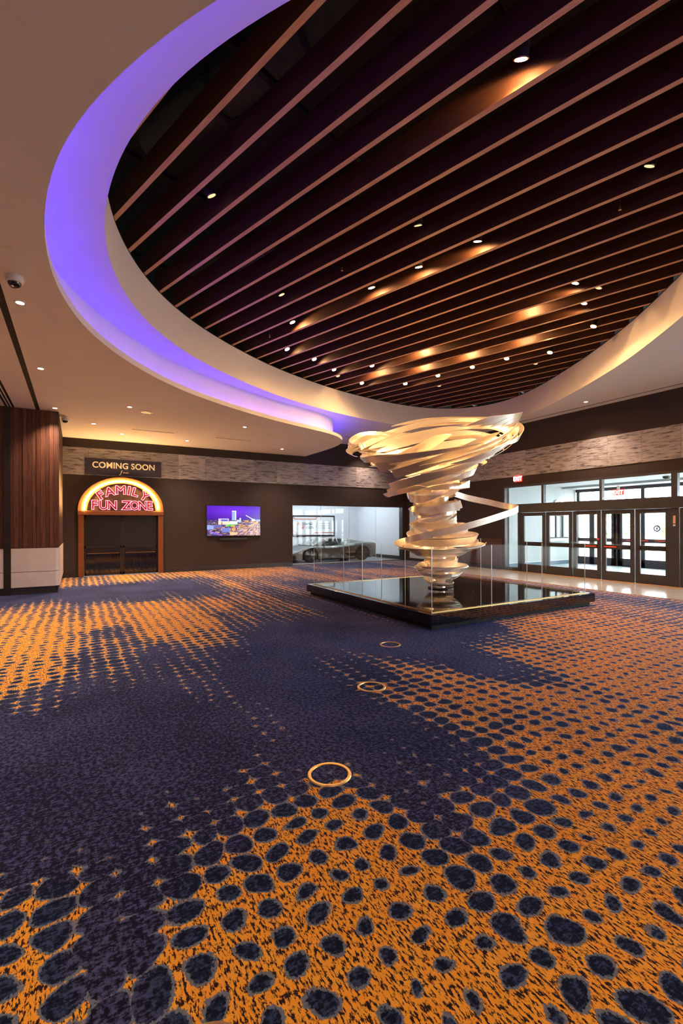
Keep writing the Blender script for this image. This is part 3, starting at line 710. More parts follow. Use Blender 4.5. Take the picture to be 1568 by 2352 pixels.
sg = thing('showroom_glazing', ((SHOW[0]+SHOW[1])/2, Y_BACK, 0), 'tall frameless glass front of the white car showroom', 'window')
xs = [SHOW[0], 8.73, 10.09, 11.47, SHOW[1]]
for a, b in zip(xs, xs[1:]): MB().box(a+.004, b-.004, Y_BACK+.08, Y_BACK+.092, .03, SHOW[3]).build('pane', M['glass'], sg)
MB().box(SHOW[0], SHOW[1], Y_BACK+.06, Y_BACK+.11, 0, .03).build('floor_channel', M['black_metal'], sg)
for x in xs[1:-1]: MB().box(x-.004, x+.004, Y_BACK+.078, Y_BACK+.094, .03, SHOW[3]).build('joint', M['glass_edge'], sg)
for x0, x1 in ((SHOW[0], SHOW[0]+.012), (SHOW[1]-.012, SHOW[1])): MB().box(x0, x1, Y_BACK, Y_BACK+.25, 0, SHOW[3]).build('jamb', M['black_metal'], sg)
# banner on the showroom wall
bn = thing('showroom_banner', (10.45, Y_SH-.03, 1.05), 'white COMING SOON banner in a black frame on the showroom wall', 'banner')
MB().box(9.22, 11.68, Y_SH-.03, Y_SH-.001, 1.04, 2.12).build('frame', M['black_metal'], bn)
MB().box(9.30, 11.60, Y_SH-.036, Y_SH-.03, 1.12, 2.04).build('sheet', mat('white_sheet', (.86, .86, .86), .6, var=.01), bn)
M['ink'] = mat('black_ink', (.02, .02, .025), .6); M['ink_red'] = mat('orange_red_ink', (.72, .15, .06), .6); M['ink_grey'] = mat('grey_ink', (.30, .30, .31), .6)
yb = Y_SH-.040
for s, x, z, w in (('COMING', 10.08, 1.62, .62), ('SOON', 10.22, 1.44, .44)):
    v, f = text_mesh(s, .19, offset_=.004, extrude=.001, shear=.15); MB().add(on_back(v, x, yb, z, w), f).build('lettering', M['ink'], bn)
for s, x, z, w, h, m in (('SQUARES LOCATION', 11.05, 1.69, .72, .075, 'ink_grey'), ('ROLLING ART', 11.07, 1.555, .74, .13, 'ink_grey'), ('BANQUET HALL', 11.07, 1.43, .74, .13, 'ink_grey')):
    if s.startswith('SQ'):
        for q in range(14): MB().box(10.74+q*.05, 10.74+q*.05+.034, yb-.001, yb, z, z+.045).build('fine_print', M[m], bn)
        continue
    v, f = text_mesh(s, h, extrude=.001, offset_=.001); MB().add(on_back(v, x, yb, z, w), f).build('lettering', M[m], bn)
v, f = text_mesh('J', .30, extrude=.001, shear=.3); MB().add(on_back(v, 10.62, yb, 1.58, .10), f).build('initial', M['ink_grey'], bn)
for x, z in ((9.66, 1.62), (9.87, 1.44)):
    for q in range(4):
        MB().add([(x-.13+q*.04, yb, z), (x-.105+q*.04, yb, z), (x-.06+q*.04, yb, z+.14), (x-.085+q*.04, yb, z+.14)], [(0, 1, 2, 3)]).build('stripe', M['ink_red'], bn)
def flat_line(pts, r, m, name): 
    mb = MB()
    for a, b in zip(pts, pts[1:]):
        a = Vector((a[0], 0, a[1])); b = Vector((b[0], 0, b[1])); d = (b-a).normalized(); n = Vector((-d.z, 0, d.x))*r
        mb.add([Vector((0, yb, 0))+p for p in (a-n-d*r*.5, b-n+d*r*.5, b+n+d*r*.5, a+n-d*r*.5)], [(0, 1, 2, 3)])
    mb.build(name, M[m], bn)
flat_line([(9.32, 2.02), (9.40, 1.93), (10.55, 1.93), (10.63, 2.02)], .02, 'ink_red', 'border_line')
flat_line([(9.32, 1.32), (9.42, 1.27), (9.52, 1.14)], .02, 'ink_red', 'border_line')
flat_line([(10.38, 1.14), (10.48, 1.23), (11.58, 1.23)], .02, 'ink_red', 'border_line')
flat_line([(10.95, 1.80), (11.1, 1.83), (11.2, 1.87), (11.3, 1.86), (11.4, 1.82), (11.5, 1.81)], .006, 'ink_grey', 'car_outline')

# sports car: low wedge body
def make_car(ox, oy):
    t = thing('sports_car', (ox+2.2, oy+.95, 0), 'low wedge-shaped matt grey sports car in the white showroom', 'car')
    paint = mat('matt_grey_green_paint', (.26, .27, .255), .34, metal=.7, var=.08, coat=.25); darkp = mat('black_car_trim', (.012, .012, .013), .3)
    cg = mat('tinted_car_glass', (.03, .045, .045), .04, spec=.9, coat=.6)
    cgw = mat('windscreen_glass', (.14, .19, .185), .05, spec=.9, coat=.6)
    L_ = 4.45; hw0 = .99
    XW = (1.02, 3.66); RW = (.325, .345); ARCH = (.385, .41)
    def interp(x, tab):
        return float(np.interp(x, [a for a, _ in tab], [b for _, b in tab]))
    deck = [(0, .30), (.12, .42), (.35, .50), (.7, .62), (1.0, .70), (1.35, .78), (1.7, .82), (2.4, .83), (3.0, .86), (3.6, .90), (4.0, .905), (4.3, .90), (4.45, .87)]   # centre line of the lower body
    belt = [(0, .28), (.12, .38), (.35, .46), (.7, .60), (1.0, .70), (1.35, .74), (1.8, .72), (2.4, .74), (3.0, .80), (3.5, .86), (4.0, .86), (4.3, .85), (4.45, .83)]       # shoulder
    half = [(0, .55), (.12, .74), (.35, .86), (.7, .94), (1.0, .965), (1.5, .93), (2.2, .915), (2.9, .95), (3.4, 1.0), (3.8, 1.01), (4.2, .96), (4.45, .88)]
    xs = sorted(set(np.linspace(0, L_, 46).tolist()+[XW[0]+ARCH[0]*math.cos(a) for a in np.linspace(0, math.pi, 13)]+[XW[1]+ARCH[1]*math.cos(a) for a in np.linspace(0, math.pi, 13)]))
    def bottom(x):
        z = .13 if .35 < x < 4.2 else (.13+.10*max(0, (x-4.2)/.25) if x > 1 else .13+.03*(.35-x)/.35)
        for c, r, rw in zip(XW, ARCH, RW):
            if abs(x-c) < r: z = max(z, rw+math.sqrt(r*r-(x-c)**2))
        return z
    rows = []
    for x in xs:
        h = interp(x, half); zb = interp(x, belt); zd = interp(x, deck); z0 = min(bottom(x), zb-.04)
        mid = (z0+zb)/2
        pr = [(0, zd), (h*.45, zd*.995), (h*.80, (zd+zb)/2+.012), (h*.94, zb), (h, zb-.08 if zb-.08 > z0 else (zb+z0)/2), (h*.985, (mid if mid < zb-.1 else (zb+z0)/2*.99)), (h*.955, z0)]
        rows.append([(x, y, z) for y, z in pr])
    for sgn in (1, -1):
        pass
    v = []; f = []; m = len(rows[0])
    for r in rows:
        v += [(ox+p[0], oy+hw0+p[1], p[2]) for p in r]+[(ox+p[0], oy+hw0-p[1], p[2]) for p in r]
    for i in range(len(rows)-1):
        for side in (0, m):
            for k in range(m-1):
                a = i*2*m+side+k; b = a+2*m
                f.append((a, a+1, b+1, b))
    # nose and tail caps
    for i in (0, len(rows)-1):
        f.append(tuple(i*2*m+k for k in range(m))+tuple(i*2*m+m+k for k in range(m-1, 0, -1)))
    t.scale = (1, 1, .93)
    MB().add(v, f).build('body', paint, t, smooth=True)
    MB().box(ox+.25, ox+4.25, oy+hw0-.80, oy+hw0+.80, .12, .40).build('underbody', darkp, t)
    # greenhouse
    gx = [(1.22, .775, .80), (2.02, 1.10, .62), (2.25, 1.125, .60), (2.65, 1.115, .59), (3.0, 1.07, .56), (3.5, .985, .50), (4.0, .915, .44)]
    gb = [(1.22, .74, .82), (2.02, .72, .83), (2.25, .73, .84), (2.65, .76, .85), (3.0, .79, .84), (3.5, .85, .72), (4.0, .88, .55)]
    def P(x, y, z, s): return (ox+x, oy+hw0+s*y, z)
    mb = MB()
    for i in range(1, len(gx)-1):
        a, b = gx[i], gx[i+1]
        mb.add([P(a[0], a[2], a[1], 1), P(b[0], b[2], b[1], 1), P(b[0], b[2], b[1], -1), P(a[0], a[2], a[1], -1)], [(0, 1, 2, 3)])
    mb.build('roof', paint, t, smooth=True)
    a, b = gx[0], gx[1]
    MB().add([P(a[0], a[2], a[1], 1), P(b[0], b[2], b[1], 1), P(b[0], b[2], b[1], -1), P(a[0], a[2], a[1], -1)], [(0, 1, 2, 3)]).build('windscreen', cgw, t)
    for s in (1, -1):
        # pillars and cabin side
        mb = MB()
        for i in range(len(gx)-1):
            a, b, c, d = gx[i], gx[i+1], gb[i+1], gb[i]
            mb.add([P(a[0], a[2], a[1], s), P(b[0], b[2], b[1], s), P(c[0], c[2], c[1], s), P(d[0], d[2], d[1], s)], [(0, 1, 2, 3)])
        mb.build('cabin_side', paint, t, smooth=True)
        for nm, q in (('door_window', [(1.58, .775), (2.05, 1.055), (2.42, 1.075), (2.46, .80)]), ('quarter_window', [(2.51, .81), (2.48, 1.07), (2.70, 1.06), (3.22, .93)])):
            pts = []
            for x, z in q:
                zt = float(np.interp(x, [g[0] for g in gx], [g[1] for g in gx])); yt = float(np.interp(x, [g[0] for g in gx], [g[2] for g in gx]))
                z0 = float(np.interp(x, [g[0] for g in gb], [g[1] for g in gb])); y0 = float(np.interp(x, [g[0] for g in gb], [g[2] for g in gb]))
                k = (z-z0)/(zt-z0); pts.append(P(x, y0+(yt-y0)*k+.012, z, s))
            MB().add(pts, [(0, 1, 2, 3)]).build(nm, cg, t)
        # mirror
        mb = MB(); mb.obox(P(1.72, 1.02, .84, s), (.07, 0, 0), (0, .09, 0), (0, 0, .045)); mb.obox(P(1.74, .9, .78, s), (.02, 0, 0), (0, .09, 0), (0, 0, .02)); mb.build('mirror', paint, t)
        # headlight
        MB().add([P(.42, .80, .535, s), P(.95, .84, .705, s), P(.92, .90, .70, s), P(.40, .87, .50, s)], [(0, 1, 2, 3)]).build('headlight', mat('headlight_lens', (.5, .52, .52), .1), t)
        # intake in front and side blade
        MB().add([P(.015, .18, .26, s), P(.10, .70, .30, s), P(.30, .90, .34, s), P(.36, .90, .17, s), P(.10, .72, .15, s), P(.0, .20, .16, s)], [(0, 1, 2, 3, 4, 5)]).build('front_intake', darkp, t)
        MB().add([P(2.45, .925, .40, s), P(2.75, .965, .47, s), P(3.22, 1.035, .50, s), P(3.24, 1.03, .42, s), P(2.8, .96, .38, s)], [(0, 1, 2, 3, 4)]).build('side_blade', mat('pale_blade', (.5, .5, .48), .25, metal=.8), t)
        MB().add([P(2.7, .975, .37, s), P(3.22, 1.04, .40, s), P(3.22, 1.03, .24, s), P(2.95, .97, .24, s)], [(0, 1, 2, 3)]).build('side_intake', darkp, t)
        MB().obox(P(2.33, .915, .12, s), (.95, 0, 0), (0, .05, 0), (0, 0, .025)).build('side_skirt', darkp, t)
        # wheels
        for c, r in zip(XW, RW):
            cy = oy+hw0+s*.86
            wl_ = MB().lathe([(r*.70, -.11), (r*.95, -.11), (r, -.075), (r, .075), (r*.95, .11), (r*.70, .11)], (ox+c, cy, r), 30, 'y').build('wheel', mat('tyre_rubber', (.012, .012, .012), .7), t, smooth=True)
            mb = MB()
            mb.lathe([(r*.66, -.10), (r*.72, -.115), (r*.72, .115), (r*.66, .10)], (ox+c, cy, r), 28, 'y')
            for k in range(5):
                a = 2*math.pi*k/5+.3
                d = Vector((math.cos(a), 0, math.sin(a))); n = Vector((-math.sin(a), 0, math.cos(a)))
                mb.obox(Vector((ox+c, cy+s*.095, r))+d*r*.38, d*r*.34, n*.032, (0, .02, 0))
            mb.lathe([(0, .0), (.06, 0), (.055, s*.03), (0, s*.035)], (ox+c, cy+s*.09, r), 14, 'y')
            mb.build('rim', mat('dark_alloy', (.10, .10, .10), .3, metal=.8), wl_)
    MB().add([P(.0, -.5, .30, 1), P(.0, .5, .30, 1), P(-.005, .5, .16, 1), P(-.005, -.5, .16, 1)], [(0, 1, 2, 3)]).build('front_grille', darkp, t)
    MB().obox((ox+4.42, oy+hw0, .48), (.05, 0, 0), (0, .78, 0), (0, 0, .17)).build('rear_panel', darkp, t)
    MB().obox((ox+4.40, oy+hw0, .22), (.10, 0, 0), (0, .70, 0), (0, 0, .07)).build('diffuser', darkp, t)
make_car(7.72, 17.60)

# ------------------------------------------------------------------ television with night skyline
def paint_skyline(w=176, h=99):
    rng = np.random.RandomState(11)
    im = np.zeros((h, w, 3)); yy, xx = np.mgrid[0:h, 0:w]; u = xx/w; v = yy/h      # v from bottom
    sky = np.array([.055, .0, .40]); glow = np.array([.13, .015, .62])
    g = np.exp(-((u-.5)/.38)**2-((v-.78)/.25)**2)[..., None]
    im[:] = sky*(1-g)+glow*g
    im *= (0.55+.45*np.clip((v-.5)/.3, 0, 1))[..., None]
    low = v < .52
    n = rng.rand(h, w)
    city = np.zeros((h, w, 3)); city[:] = (.035, .02, .11)
    warmx = np.clip((u-.35)/.6, 0, 1)[..., None]
    # blocks with lit windows
    for _ in range(150):
        x0 = rng.randint(0, w-4); y0 = int(rng.beta(1.2, 1.3)*.48*h); ww = rng.randint(4, 16); hh = rng.randint(2, 9)
        c = np.array([.10, .09, .40]) if rng.rand() < .55-.35*x0/w else np.array([.75, .33, .10])
        city[y0:y0+hh, x0:x0+ww] = c*rng.uniform(.08, .8)
        if rng.rand() < .5: city[y0+hh-1:y0+hh, x0:x0+ww] = np.array([.85, .8, 1.0])*rng.uniform(.3, 1)
    spark = (n > .90)[..., None]
    city = np.where(spark, city+np.array([.9, .6, .45])*(.35+.6*warmx), city)
    city += warmx*np.array([.30, .10, .01])*np.clip((.5-v)/.5, 0, 1)[..., None]*(.4+n[..., None]*.9)
    # long lit streets
    for k in range(5):
        x1, y1 = .95, .48; x0 = .45+.12*k; y0 = .0
        d = np.abs((xx/w-x0)*(y1-y0)-(yy/h-y0)*(x1-x0))/math.hypot(x1-x0, y1-y0)
        city = np.where((d < .007)[..., None], city*.5+np.array([.5, .30, .12]), city)
    im = np.where(low[..., None], city, im)
    def rect(x0, x1, y0, y1, c, win=None):
        a, b, c0, d = int(x0*w), int(x1*w), int(y0*h), int(y1*h); im[c0:d, a:b] = c
        if win is not None: im[c0+1:d-1:2, a+1:b-1:2] = win
    rect(.46, .535, .52, .84, (.30, .42, .75), (.10, .16, .45)); rect(.52, .535, .52, .84, (.85, .9, 1.0)); rect(.46, .535, .82, .84, (.9, .95, 1))
    rect(.21, .40, .46, .58, (.42, .36, .75), (.80, .75, 1)); rect(.26, .38, .49, .55, (.10, .10, .45))
    rect(.21, .26, .38, .50, (.85, .6, .42)); rect(.28, .41, .38, .48, (.75, .65, .35), (.35, .4, .8)); rect(.41, .56, .39, .49, (.95, .85, .85))
    rect(.35, .47, .33, .37, (.04, .65, .05)); rect(.47, .55, .36, .39, (.03, .40, .05))
    rect(.55, .63, .46, .54, (.45, .55, .95), (.2, .25, .7)); rect(.60, .625, .54, .60, (.6, .7, 1.0))
    rect(.0, .12, .22, .36, (.16, .22, .62), (.5, .6, 1.0)); rect(.13, .27, .27, .38, (.06, .05, .24), (.25, .3, .7)); rect(.27, .42, .13, .27, (.16, .20, .55), (.08, .1, .3))
    rect(.83, .90, .50, .57, (.6, .65, 1.0), (.3, .3, .7)); rect(.92, 1.0, .49, .55, (.25, .35, .9))
    for k in range(30):
        t = k/29; a = int((.72+.13*t)*w); b = int((.69-.13*t)*h); im[b-1:b+1, a:a+2] = (.95, .85, 1.0)
    for k in range(26):
        t = k/25; a = int((.05+.22*t)*w); b = int((.14-.12*t)*h); im[max(b-1, 0):b+2, a:a+2] = (.28, .10, .75)
    rect(.42, .56, .03, .13, (.55, .33, .18), (1, .75, .4))
    return np.clip(im, 0, 1)
def make_tv():
    x0, x1, z0, z1 = 4.02, 6.06, 1.215, 2.355
    t = thing('television', (5.04, Y_BACK-.06, z0), 'wide flat television on the back wall showing a night city skyline', 'television')
    MB().box(x0, x1, Y_BACK-.07, Y_BACK-.005, z0, z1).build('casing', M['black'], t, bevel=.006)
    im = paint_skyline(); h, w, _ = im.shape
    bx0, bx1, bz0, bz1 = x0+.02, x1-.02, z0+.025, z1-.02
    v = []; f = []; cols = []
    for j in range(h+1):
        for i in range(w+1): v.append((bx0+(bx1-bx0)*i/w, Y_BACK-.0715, bz0+(bz1-bz0)*j/h))
    for j in range(h):
        for i in range(w):
            a = j*(w+1)+i; f.append((a, a+1, a+w+2, a+w+1)); cols += [(*im[j, i], 1.0)]*4
    m = bpy.data.materials.new('lit_screen'); m.use_nodes = True; nt = m.node_tree; b = nt.nodes['Principled BSDF']
    at = nt.nodes.new('ShaderNodeVertexColor'); at.layer_name = 'picture'
    b.inputs['Base Color'].default_value = (.01, .01, .01, 1); b.inputs['Roughness'].default_value = .15
    nt.links.new(at.outputs[0], b.inputs['Emission Color']); b.inputs['Emission Strength'].default_value = 1.0
    me = bpy.data.meshes.new('screen'); o0 = ORG[t.name]
    me.from_pydata([tuple(Vector(p)-o0) for p in v], [], f)
    ca = me.color_attributes.new('picture', 'FLOAT_COLOR', 'CORNER'); ca.data.foreach_set('color', np.array(cols, dtype=np.float32).ravel())
    me.materials.append(m); _link('screen', me, t)
    sb = thing('soundbar', (5.0, Y_BACK-.06, 1.08), 'slim black soundbar under the wall television', 'soundbar')
    MB().box(4.47, 5.55, Y_BACK-.10, Y_BACK-.01, 1.07, 1.165).build('body', M['black'], sb, bevel=.02)
    MB().box(4.5, 5.52, Y_BACK-.104, Y_BACK-.098, 1.085, 1.15).build('grille', M['black_metal'], sb)
make_tv()

# ------------------------------------------------------------------ family fun zone entrance
def fun_zone():
    cx_, zc = 1.30, 2.10
    YF = Y_BACK-.10
    M['marquee'] = mat('orange_brown_marquee', (.20, .062, .016), .45, var=.12)
    M['marquee_back'] = mat('mottled_marquee_panel', (.10, .065, .03), .5, var=.5, nscale=5)
    M['bulb'] = emis('warm_marquee_bulb', (1.0, .58, .20), 170.0)
    M['neon'] = emis('red_neon_tube', (1.0, .16, .22), 5.0)
    M['red_fill'] = mat('red_letter_face', (.20, .005, .012), .4, emit=(1, .02, .05), estr=.10)
    s = thing('marquee_sign', (cx_, YF, 1.95), 'arched FAMILY FUN ZONE marquee with red neon letters and warm bulbs', 'neon sign')
    # arched rim
    n = 40
    def arc(rx, rz): return [(cx_-rx*math.cos(math.pi*i/n), zc+rz*math.sin(math.pi*i/n)) for i in range(n+1)]
    def band(a, b, y0, y1):
        v = [(x, y0, z) for x, z in a]+[(x, y0, z) for x, z in b]+[(x, y1, z) for x, z in a]+[(x, y1, z) for x, z in b]
        m = len(a); f = []
        for i in range(m-1):
            f += [(i, i+1, m+i+1, m+i), (2*m+i, 3*m+i, 3*m+i+1, 2*m+i+1), (i, 2*m+i, 2*m+i+1, i+1), (m+i, m+i+1, 3*m+i+1, 3*m+i)]
        f += [(0, m, 3*m, 2*m), (m-1, 3*m-1, 4*m-1, 2*m-1)]
        return v, f
    MB().add(*band(arc(1.27, 1.10), arc(1.01, .90), YF, Y_BACK)).build('arch_rim', M['marquee'], s, smooth=True)
    MB().add(*band(arc(1.01, .90), [(cx_+(p[0]-cx_)*.02, zc+(p[1]-zc)*.02) for p in arc(1.01, .90)], YF+.05, Y_BACK)).build('arch_panel', M['marquee_back'], s)
    MB().box(cx_-1.27, cx_+1.27, YF-.02, Y_BACK, 1.96, 2.10).build('lintel', M['marquee'], s, bevel=.01)
    pa = arc(1.10, .955)
    b0 = None
    for k in range(41):
        a = math.pi*(k+.3)/41.2
        p = (cx_-1.10*math.cos(a), YF-.02, zc+.02+.955*math.sin(a))
        if b0 is None:
            b0 = MB().lathe([(0, -.032), (.016, -.028), (.026, -.014), (.026, .002), (.014, .02), (0, .02)], (0, 0, 0), 10, 'y').build('bulb', M['bulb'], s, smooth=True, loc=(0, 0, 0)); b0.location = Vector(p)-ORG[s.name]
        else: copy_part(b0, s, Vector(p)-ORG[s.name])
    def neon(ch, x, z, size, rot, wid=1.0):
        v, f = text_mesh(ch, size, offset_=.012, fill=False, bevel=.0055, res=3); 
        xs = [p[0] for p in v]; m = (max(xs)+min(xs))/2
        def place(v, y): 
            out = []
            for p in v:
                a, b = (p[0]-m)*wid, p[1]
                out.append((x+a*math.cos(rot)-b*math.sin(rot), y-p[2], z+a*math.sin(rot)+b*math.cos(rot)))
            return out
        o = MB().add(place(v, YF-.03), f).build('neon_letter', M['neon'], s)
        v2, f2 = text_mesh(ch, size, offset_=.012, extrude=.012, res=3)
        MB().add(place(v2, YF-.005), f2).build('letter_face', M['red_fill'], o)
    for ch, x, w in (('F', .50, 1.0), ('U', .75, .95), ('N', 1.0, .95), ('Z', 1.42, 1.05), ('O', 1.66, .85), ('N', 1.91, .95), ('E', 2.13, 1.0)): neon(ch, x, 2.15, .40, 0, w)
    for ch, x, z, ang in (('F', .74, 2.50, 33), ('A', .96, 2.60, 16), ('M', 1.25, 2.655, 2), ('I', 1.48, 2.645, -7), ('L', 1.66, 2.60, -15), ('Y', 1.90, 2.49, -32)): neon(ch, x, z, .38, R(ang), 1.1)
    # surround and dark glass doors below
    fr_ = thing('fun_zone_door_frame', (cx_, YF, 0), 'orange-brown door surround below the neon marquee', 'door frame')
    MB().box(.04, .20, YF, Y_BACK+.04, 0, 1.96).build('jamb', M['marquee'], fr_, bevel=.008); MB().box(2.40, 2.56, YF, Y_BACK+.04, 0, 1.96).build('jamb', M['marquee'], fr_, bevel=.008)
    dg_ = mat('dark_reflective_glass', (.010, .009, .008), .05, spec=.8, coat=.5)
    for k, (x0, x1) in enumerate(((.21, 1.285), (1.315, 2.39))):
        d = _link('door_%d' % (21+k), None, None, ((x0+x1)/2, Y_BACK+.02, 0)); ORG[d.name] = Vector(((x0+x1)/2, Y_BACK+.02, 0)); struct(d)
        for a in ((x0, x0+.05, .02, 1.95), (x1-.05, x1, .02, 1.95), (x0, x1, .02, .10), (x0, x1, 1.87, 1.95), (x0, x1, .90, .96)): MB().box(a[0], a[1], Y_BACK, Y_BACK+.05, a[2], a[3]).build('rail', M['black_metal'], d)
        for z0, z1 in ((.10, .90), (.96, 1.87)): MB().box(x0+.05, x1-.05, Y_BACK+.02, Y_BACK+.03, z0, z1).build('pane', dg_, d)
        MB().box(x0+.08, x1-.08, Y_BACK-.05, Y_BACK-.02, .72, .745).build('push_bar', M['brass'], d)
        for q in range(5):
            xx_ = x0+.12+q*(x1-x0-.24)/4; MB().box(xx_-.006, xx_+.006, Y_BACK-.012, Y_BACK, .10, .70).build('guard_bar', M['black_metal'], d)
    MB().box(-.05, 2.65, Y_BACK+.2, Y_BACK+.3, -.02, 2.1).build('dark_backing', M['black'], fr_)  # unseen sheet added to keep bright sky out of the door gaps
    MB().box(1.285, 1.315, Y_BACK-.01, Y_BACK+.05, 0, 1.96).build('meeting_post', M['black_metal'], fr_)
    # banner over the arch
    bn2 = thing('coming_soon_banner', (1.37, Y_BACK-.03, 3.26), 'navy COMING SOON banner over the neon marquee', 'banner')
    MB().box(.23, 2.51, Y_BACK-.034, Y_BACK-.021, 3.26, 3.79).build('sheet', mat('navy_vinyl', (.030, .026, .055), .5, var=.2), bn2)
    cream = mat('cream_vinyl_letters', (.85, .66, .40), .5, emit=(1, .75, .42), estr=.15)
    v, f = text_mesh('COMING SOON', .27, offset_=.0055, extrude=.001, space=1.02); MB().add(on_back(v, 1.37, Y_BACK-.037, 3.49, 1.86), f).build('lettering', cream, bn2)
    v, f = text_mesh('J', .17, extrude=.001, shear=.35, offset_=.003); MB().add(on_back(v, 1.26, Y_BACK-.037, 3.315), f).build('initial', cream, bn2)
    for k in range(5): MB().box(1.33+k*.034, 1.33+k*.034+.026, Y_BACK-.038, Y_BACK-.036, 3.345, 3.375).build('small_letter', cream, bn2)
fun_zone()

# ------------------------------------------------------------------ podium with glass guard
PX0, PX1, PY0, PY1 = 4.62, 8.86, 5.26, 9.56
GX0, GX1, GY0, GY1 = 4.75, 8.73, 5.39, 9.43
PT = .243
pd = thing('podium', ((PX0+PX1)/2, (PY0+PY1)/2, 0), 'low square podium of polished black marble with brass inlay', 'podium')
MB().box(PX0+.07, PX1-.07, PY0+.07, PY1-.07, 0, .075).build('recessed_base', M['black'], pd)
MB().box(PX0, PX1, PY0, PY1, .075, PT).build('marble_slab', M['granite'], pd, bevel=.004)
def ring_rect(x0, x1, y0, y1, w, z0, z1):
    mb = MB(); mb.box(x0, x1, y0, y0+w, z0, z1); mb.box(x0, x1, y1-w, y1, z0, z1); mb.box(x0, x0+w, y0+w, y1-w, z0, z1); mb.box(x1-w, x1, y0+w, y1-w, z0, z1); return mb
ring_rect(GX0-.035, GX1+.035, GY0-.035, GY1+.035, .014, PT, PT+.006).build('brass_inlay', M['brass'], pd)
ring_rect(GX0+.022, GX1-.022, GY0+.022, GY1-.022, .014, PT, PT+.006).build('brass_inlay', M['brass'], pd)
gd = thing('glass_guard', ((PX0+PX1)/2, (PY0+PY1)/2, PT), 'frameless clear glass guard standing around the podium edge', 'glass barrier')
GH = PT+1.02
M['guard_glass'] = glass_mat('guard_glass', (.985, .992, .988), .0, gain=.35)
for k in range(3):
    a = GX0+(GX1-GX0)*k/3+.006; b = GX0+(GX1-GX0)*(k+1)/3-.006
    for y in (GY0, GY1): MB().box(a, b, y-.006, y+.006, PT, GH).build('glass_panel', M['guard_glass'], gd)
    a = GY0+(GY1-GY0)*k/3+.006; b = GY0+(GY1-GY0)*(k+1)/3-.006
    for x in (GX0, GX1): MB().box(x-.006, x+.006, a, b, PT, GH).build('glass_panel', M['guard_glass'], gd)
for k in range(4):
    x = GX0+(GX1-GX0)*k/3
    for y in (GY0, GY1): MB().box(x-.005, x+.005, y-.005, y+.005, PT, GH).build('glass_edge', M['glass_edge'], gd)
for k in (1, 2):
    y = GY0+(GY1-GY0)*k/3
    for x in (GX0, GX1): MB().box(x-.005, x+.005, y-.005, y+.005, PT, GH).build('glass_edge', M['glass_edge'], gd)

# ------------------------------------------------------------------ whirlwind sculpture
SC = Vector((6.75, 7.38, PT))
RT = Vector((math.cos(R(30.2)), -math.sin(R(30.2)), 0)); FW = Vector((math.sin(R(30.2)), math.cos(R(30.2)), 0)); UP = Vector((0, 0, 1))
M['ribbon'] = mat('brushed_pale_metal_ribbon', (.93, .86, .74), .28, metal=.6, var=.04, nscale=8, spec=.6)
sc = thing('sculpture', tuple(SC), 'tall whirlwind sculpture of pale curled metal ribbons on the podium', 'sculpture')
rs_ = random.Random(23)
def ribbon(path, outs, width, thick=.010, taper=(.25, .25), tips=(0, 0), name='ribbon'):
    """strip along path; outs = crosswise unit vectors; ends cut to slanted points"""
    n = len(path); v = []
    for i, (p, o) in enumerate(zip(path, outs)):
        t = i/(n-1)
        w0, w1 = -width/2, width/2
        if taper[0] and t < taper[0]: w0 += width*(1-t/taper[0])**1.5*.96
        if taper[1] and t > 1-taper[1]: w1 -= width*(1-(1-t)/taper[1])**1.5*.96
        a = path[max(i-1, 0)]; b = path[min(i+1, n-1)]; tg = (b-a).normalized(); nm = tg.cross(o).normalized()*thick/2
        v += [p+o*w0+nm, p+o*w1+nm, p+o*w1-nm, p+o*w0-nm]
    f = []
    for i in range(n-1):
        for k in range(4): f.append((4*i+k, 4*i+(k+1) % 4, 4*i+4+(k+1) % 4, 4*i+4+k))
    f += [(0, 1, 2, 3), (4*n-4, 4*n-1, 4*n-2, 4*n-3)]
    return MB().add(v, f).build(name, M['ribbon'], sc, smooth=True)
def tilt_frame(deg, dirv):
    d = Vector(dirv).normalized(); ax = d.cross(UP).normalized()          # lowers the side towards d
    return Matrix.Rotation(R(-deg), 3, ax)
LOWDIR = (-RT*.50-FW*.86)
def hoop(r0, r1, h0, h1, a0, span, width, flare, tilt, dirv=LOWDIR, cen=(0, 0), n=36, taper=(.2, .2), ecc=1.0):
    """arc around the axis; angle measured from camera-right, towards the camera for positive; flare 0 = upright band, 90 = flat"""
    Mx = tilt_frame(tilt, dirv); hm = (h0+h1)/2
    path, outs = [], []
    for i in range(n):
        t = i/(n-1); a = R(a0+span*t); rad = RT*math.cos(a)-FW*math.sin(a)*ecc
        r = r0+(r1-r0)*t; h = h0+(h1-h0)*t
        fl = R(flare)
        path.append(SC+RT*cen[0]+FW*cen[1]+UP*hm+Mx@(rad*r+UP*(h-hm)))
        outs.append((Mx@(UP*math.cos(fl)+rad.normalized()*math.sin(fl))).normalized())
    ribbon(path, outs, width, taper=taper)
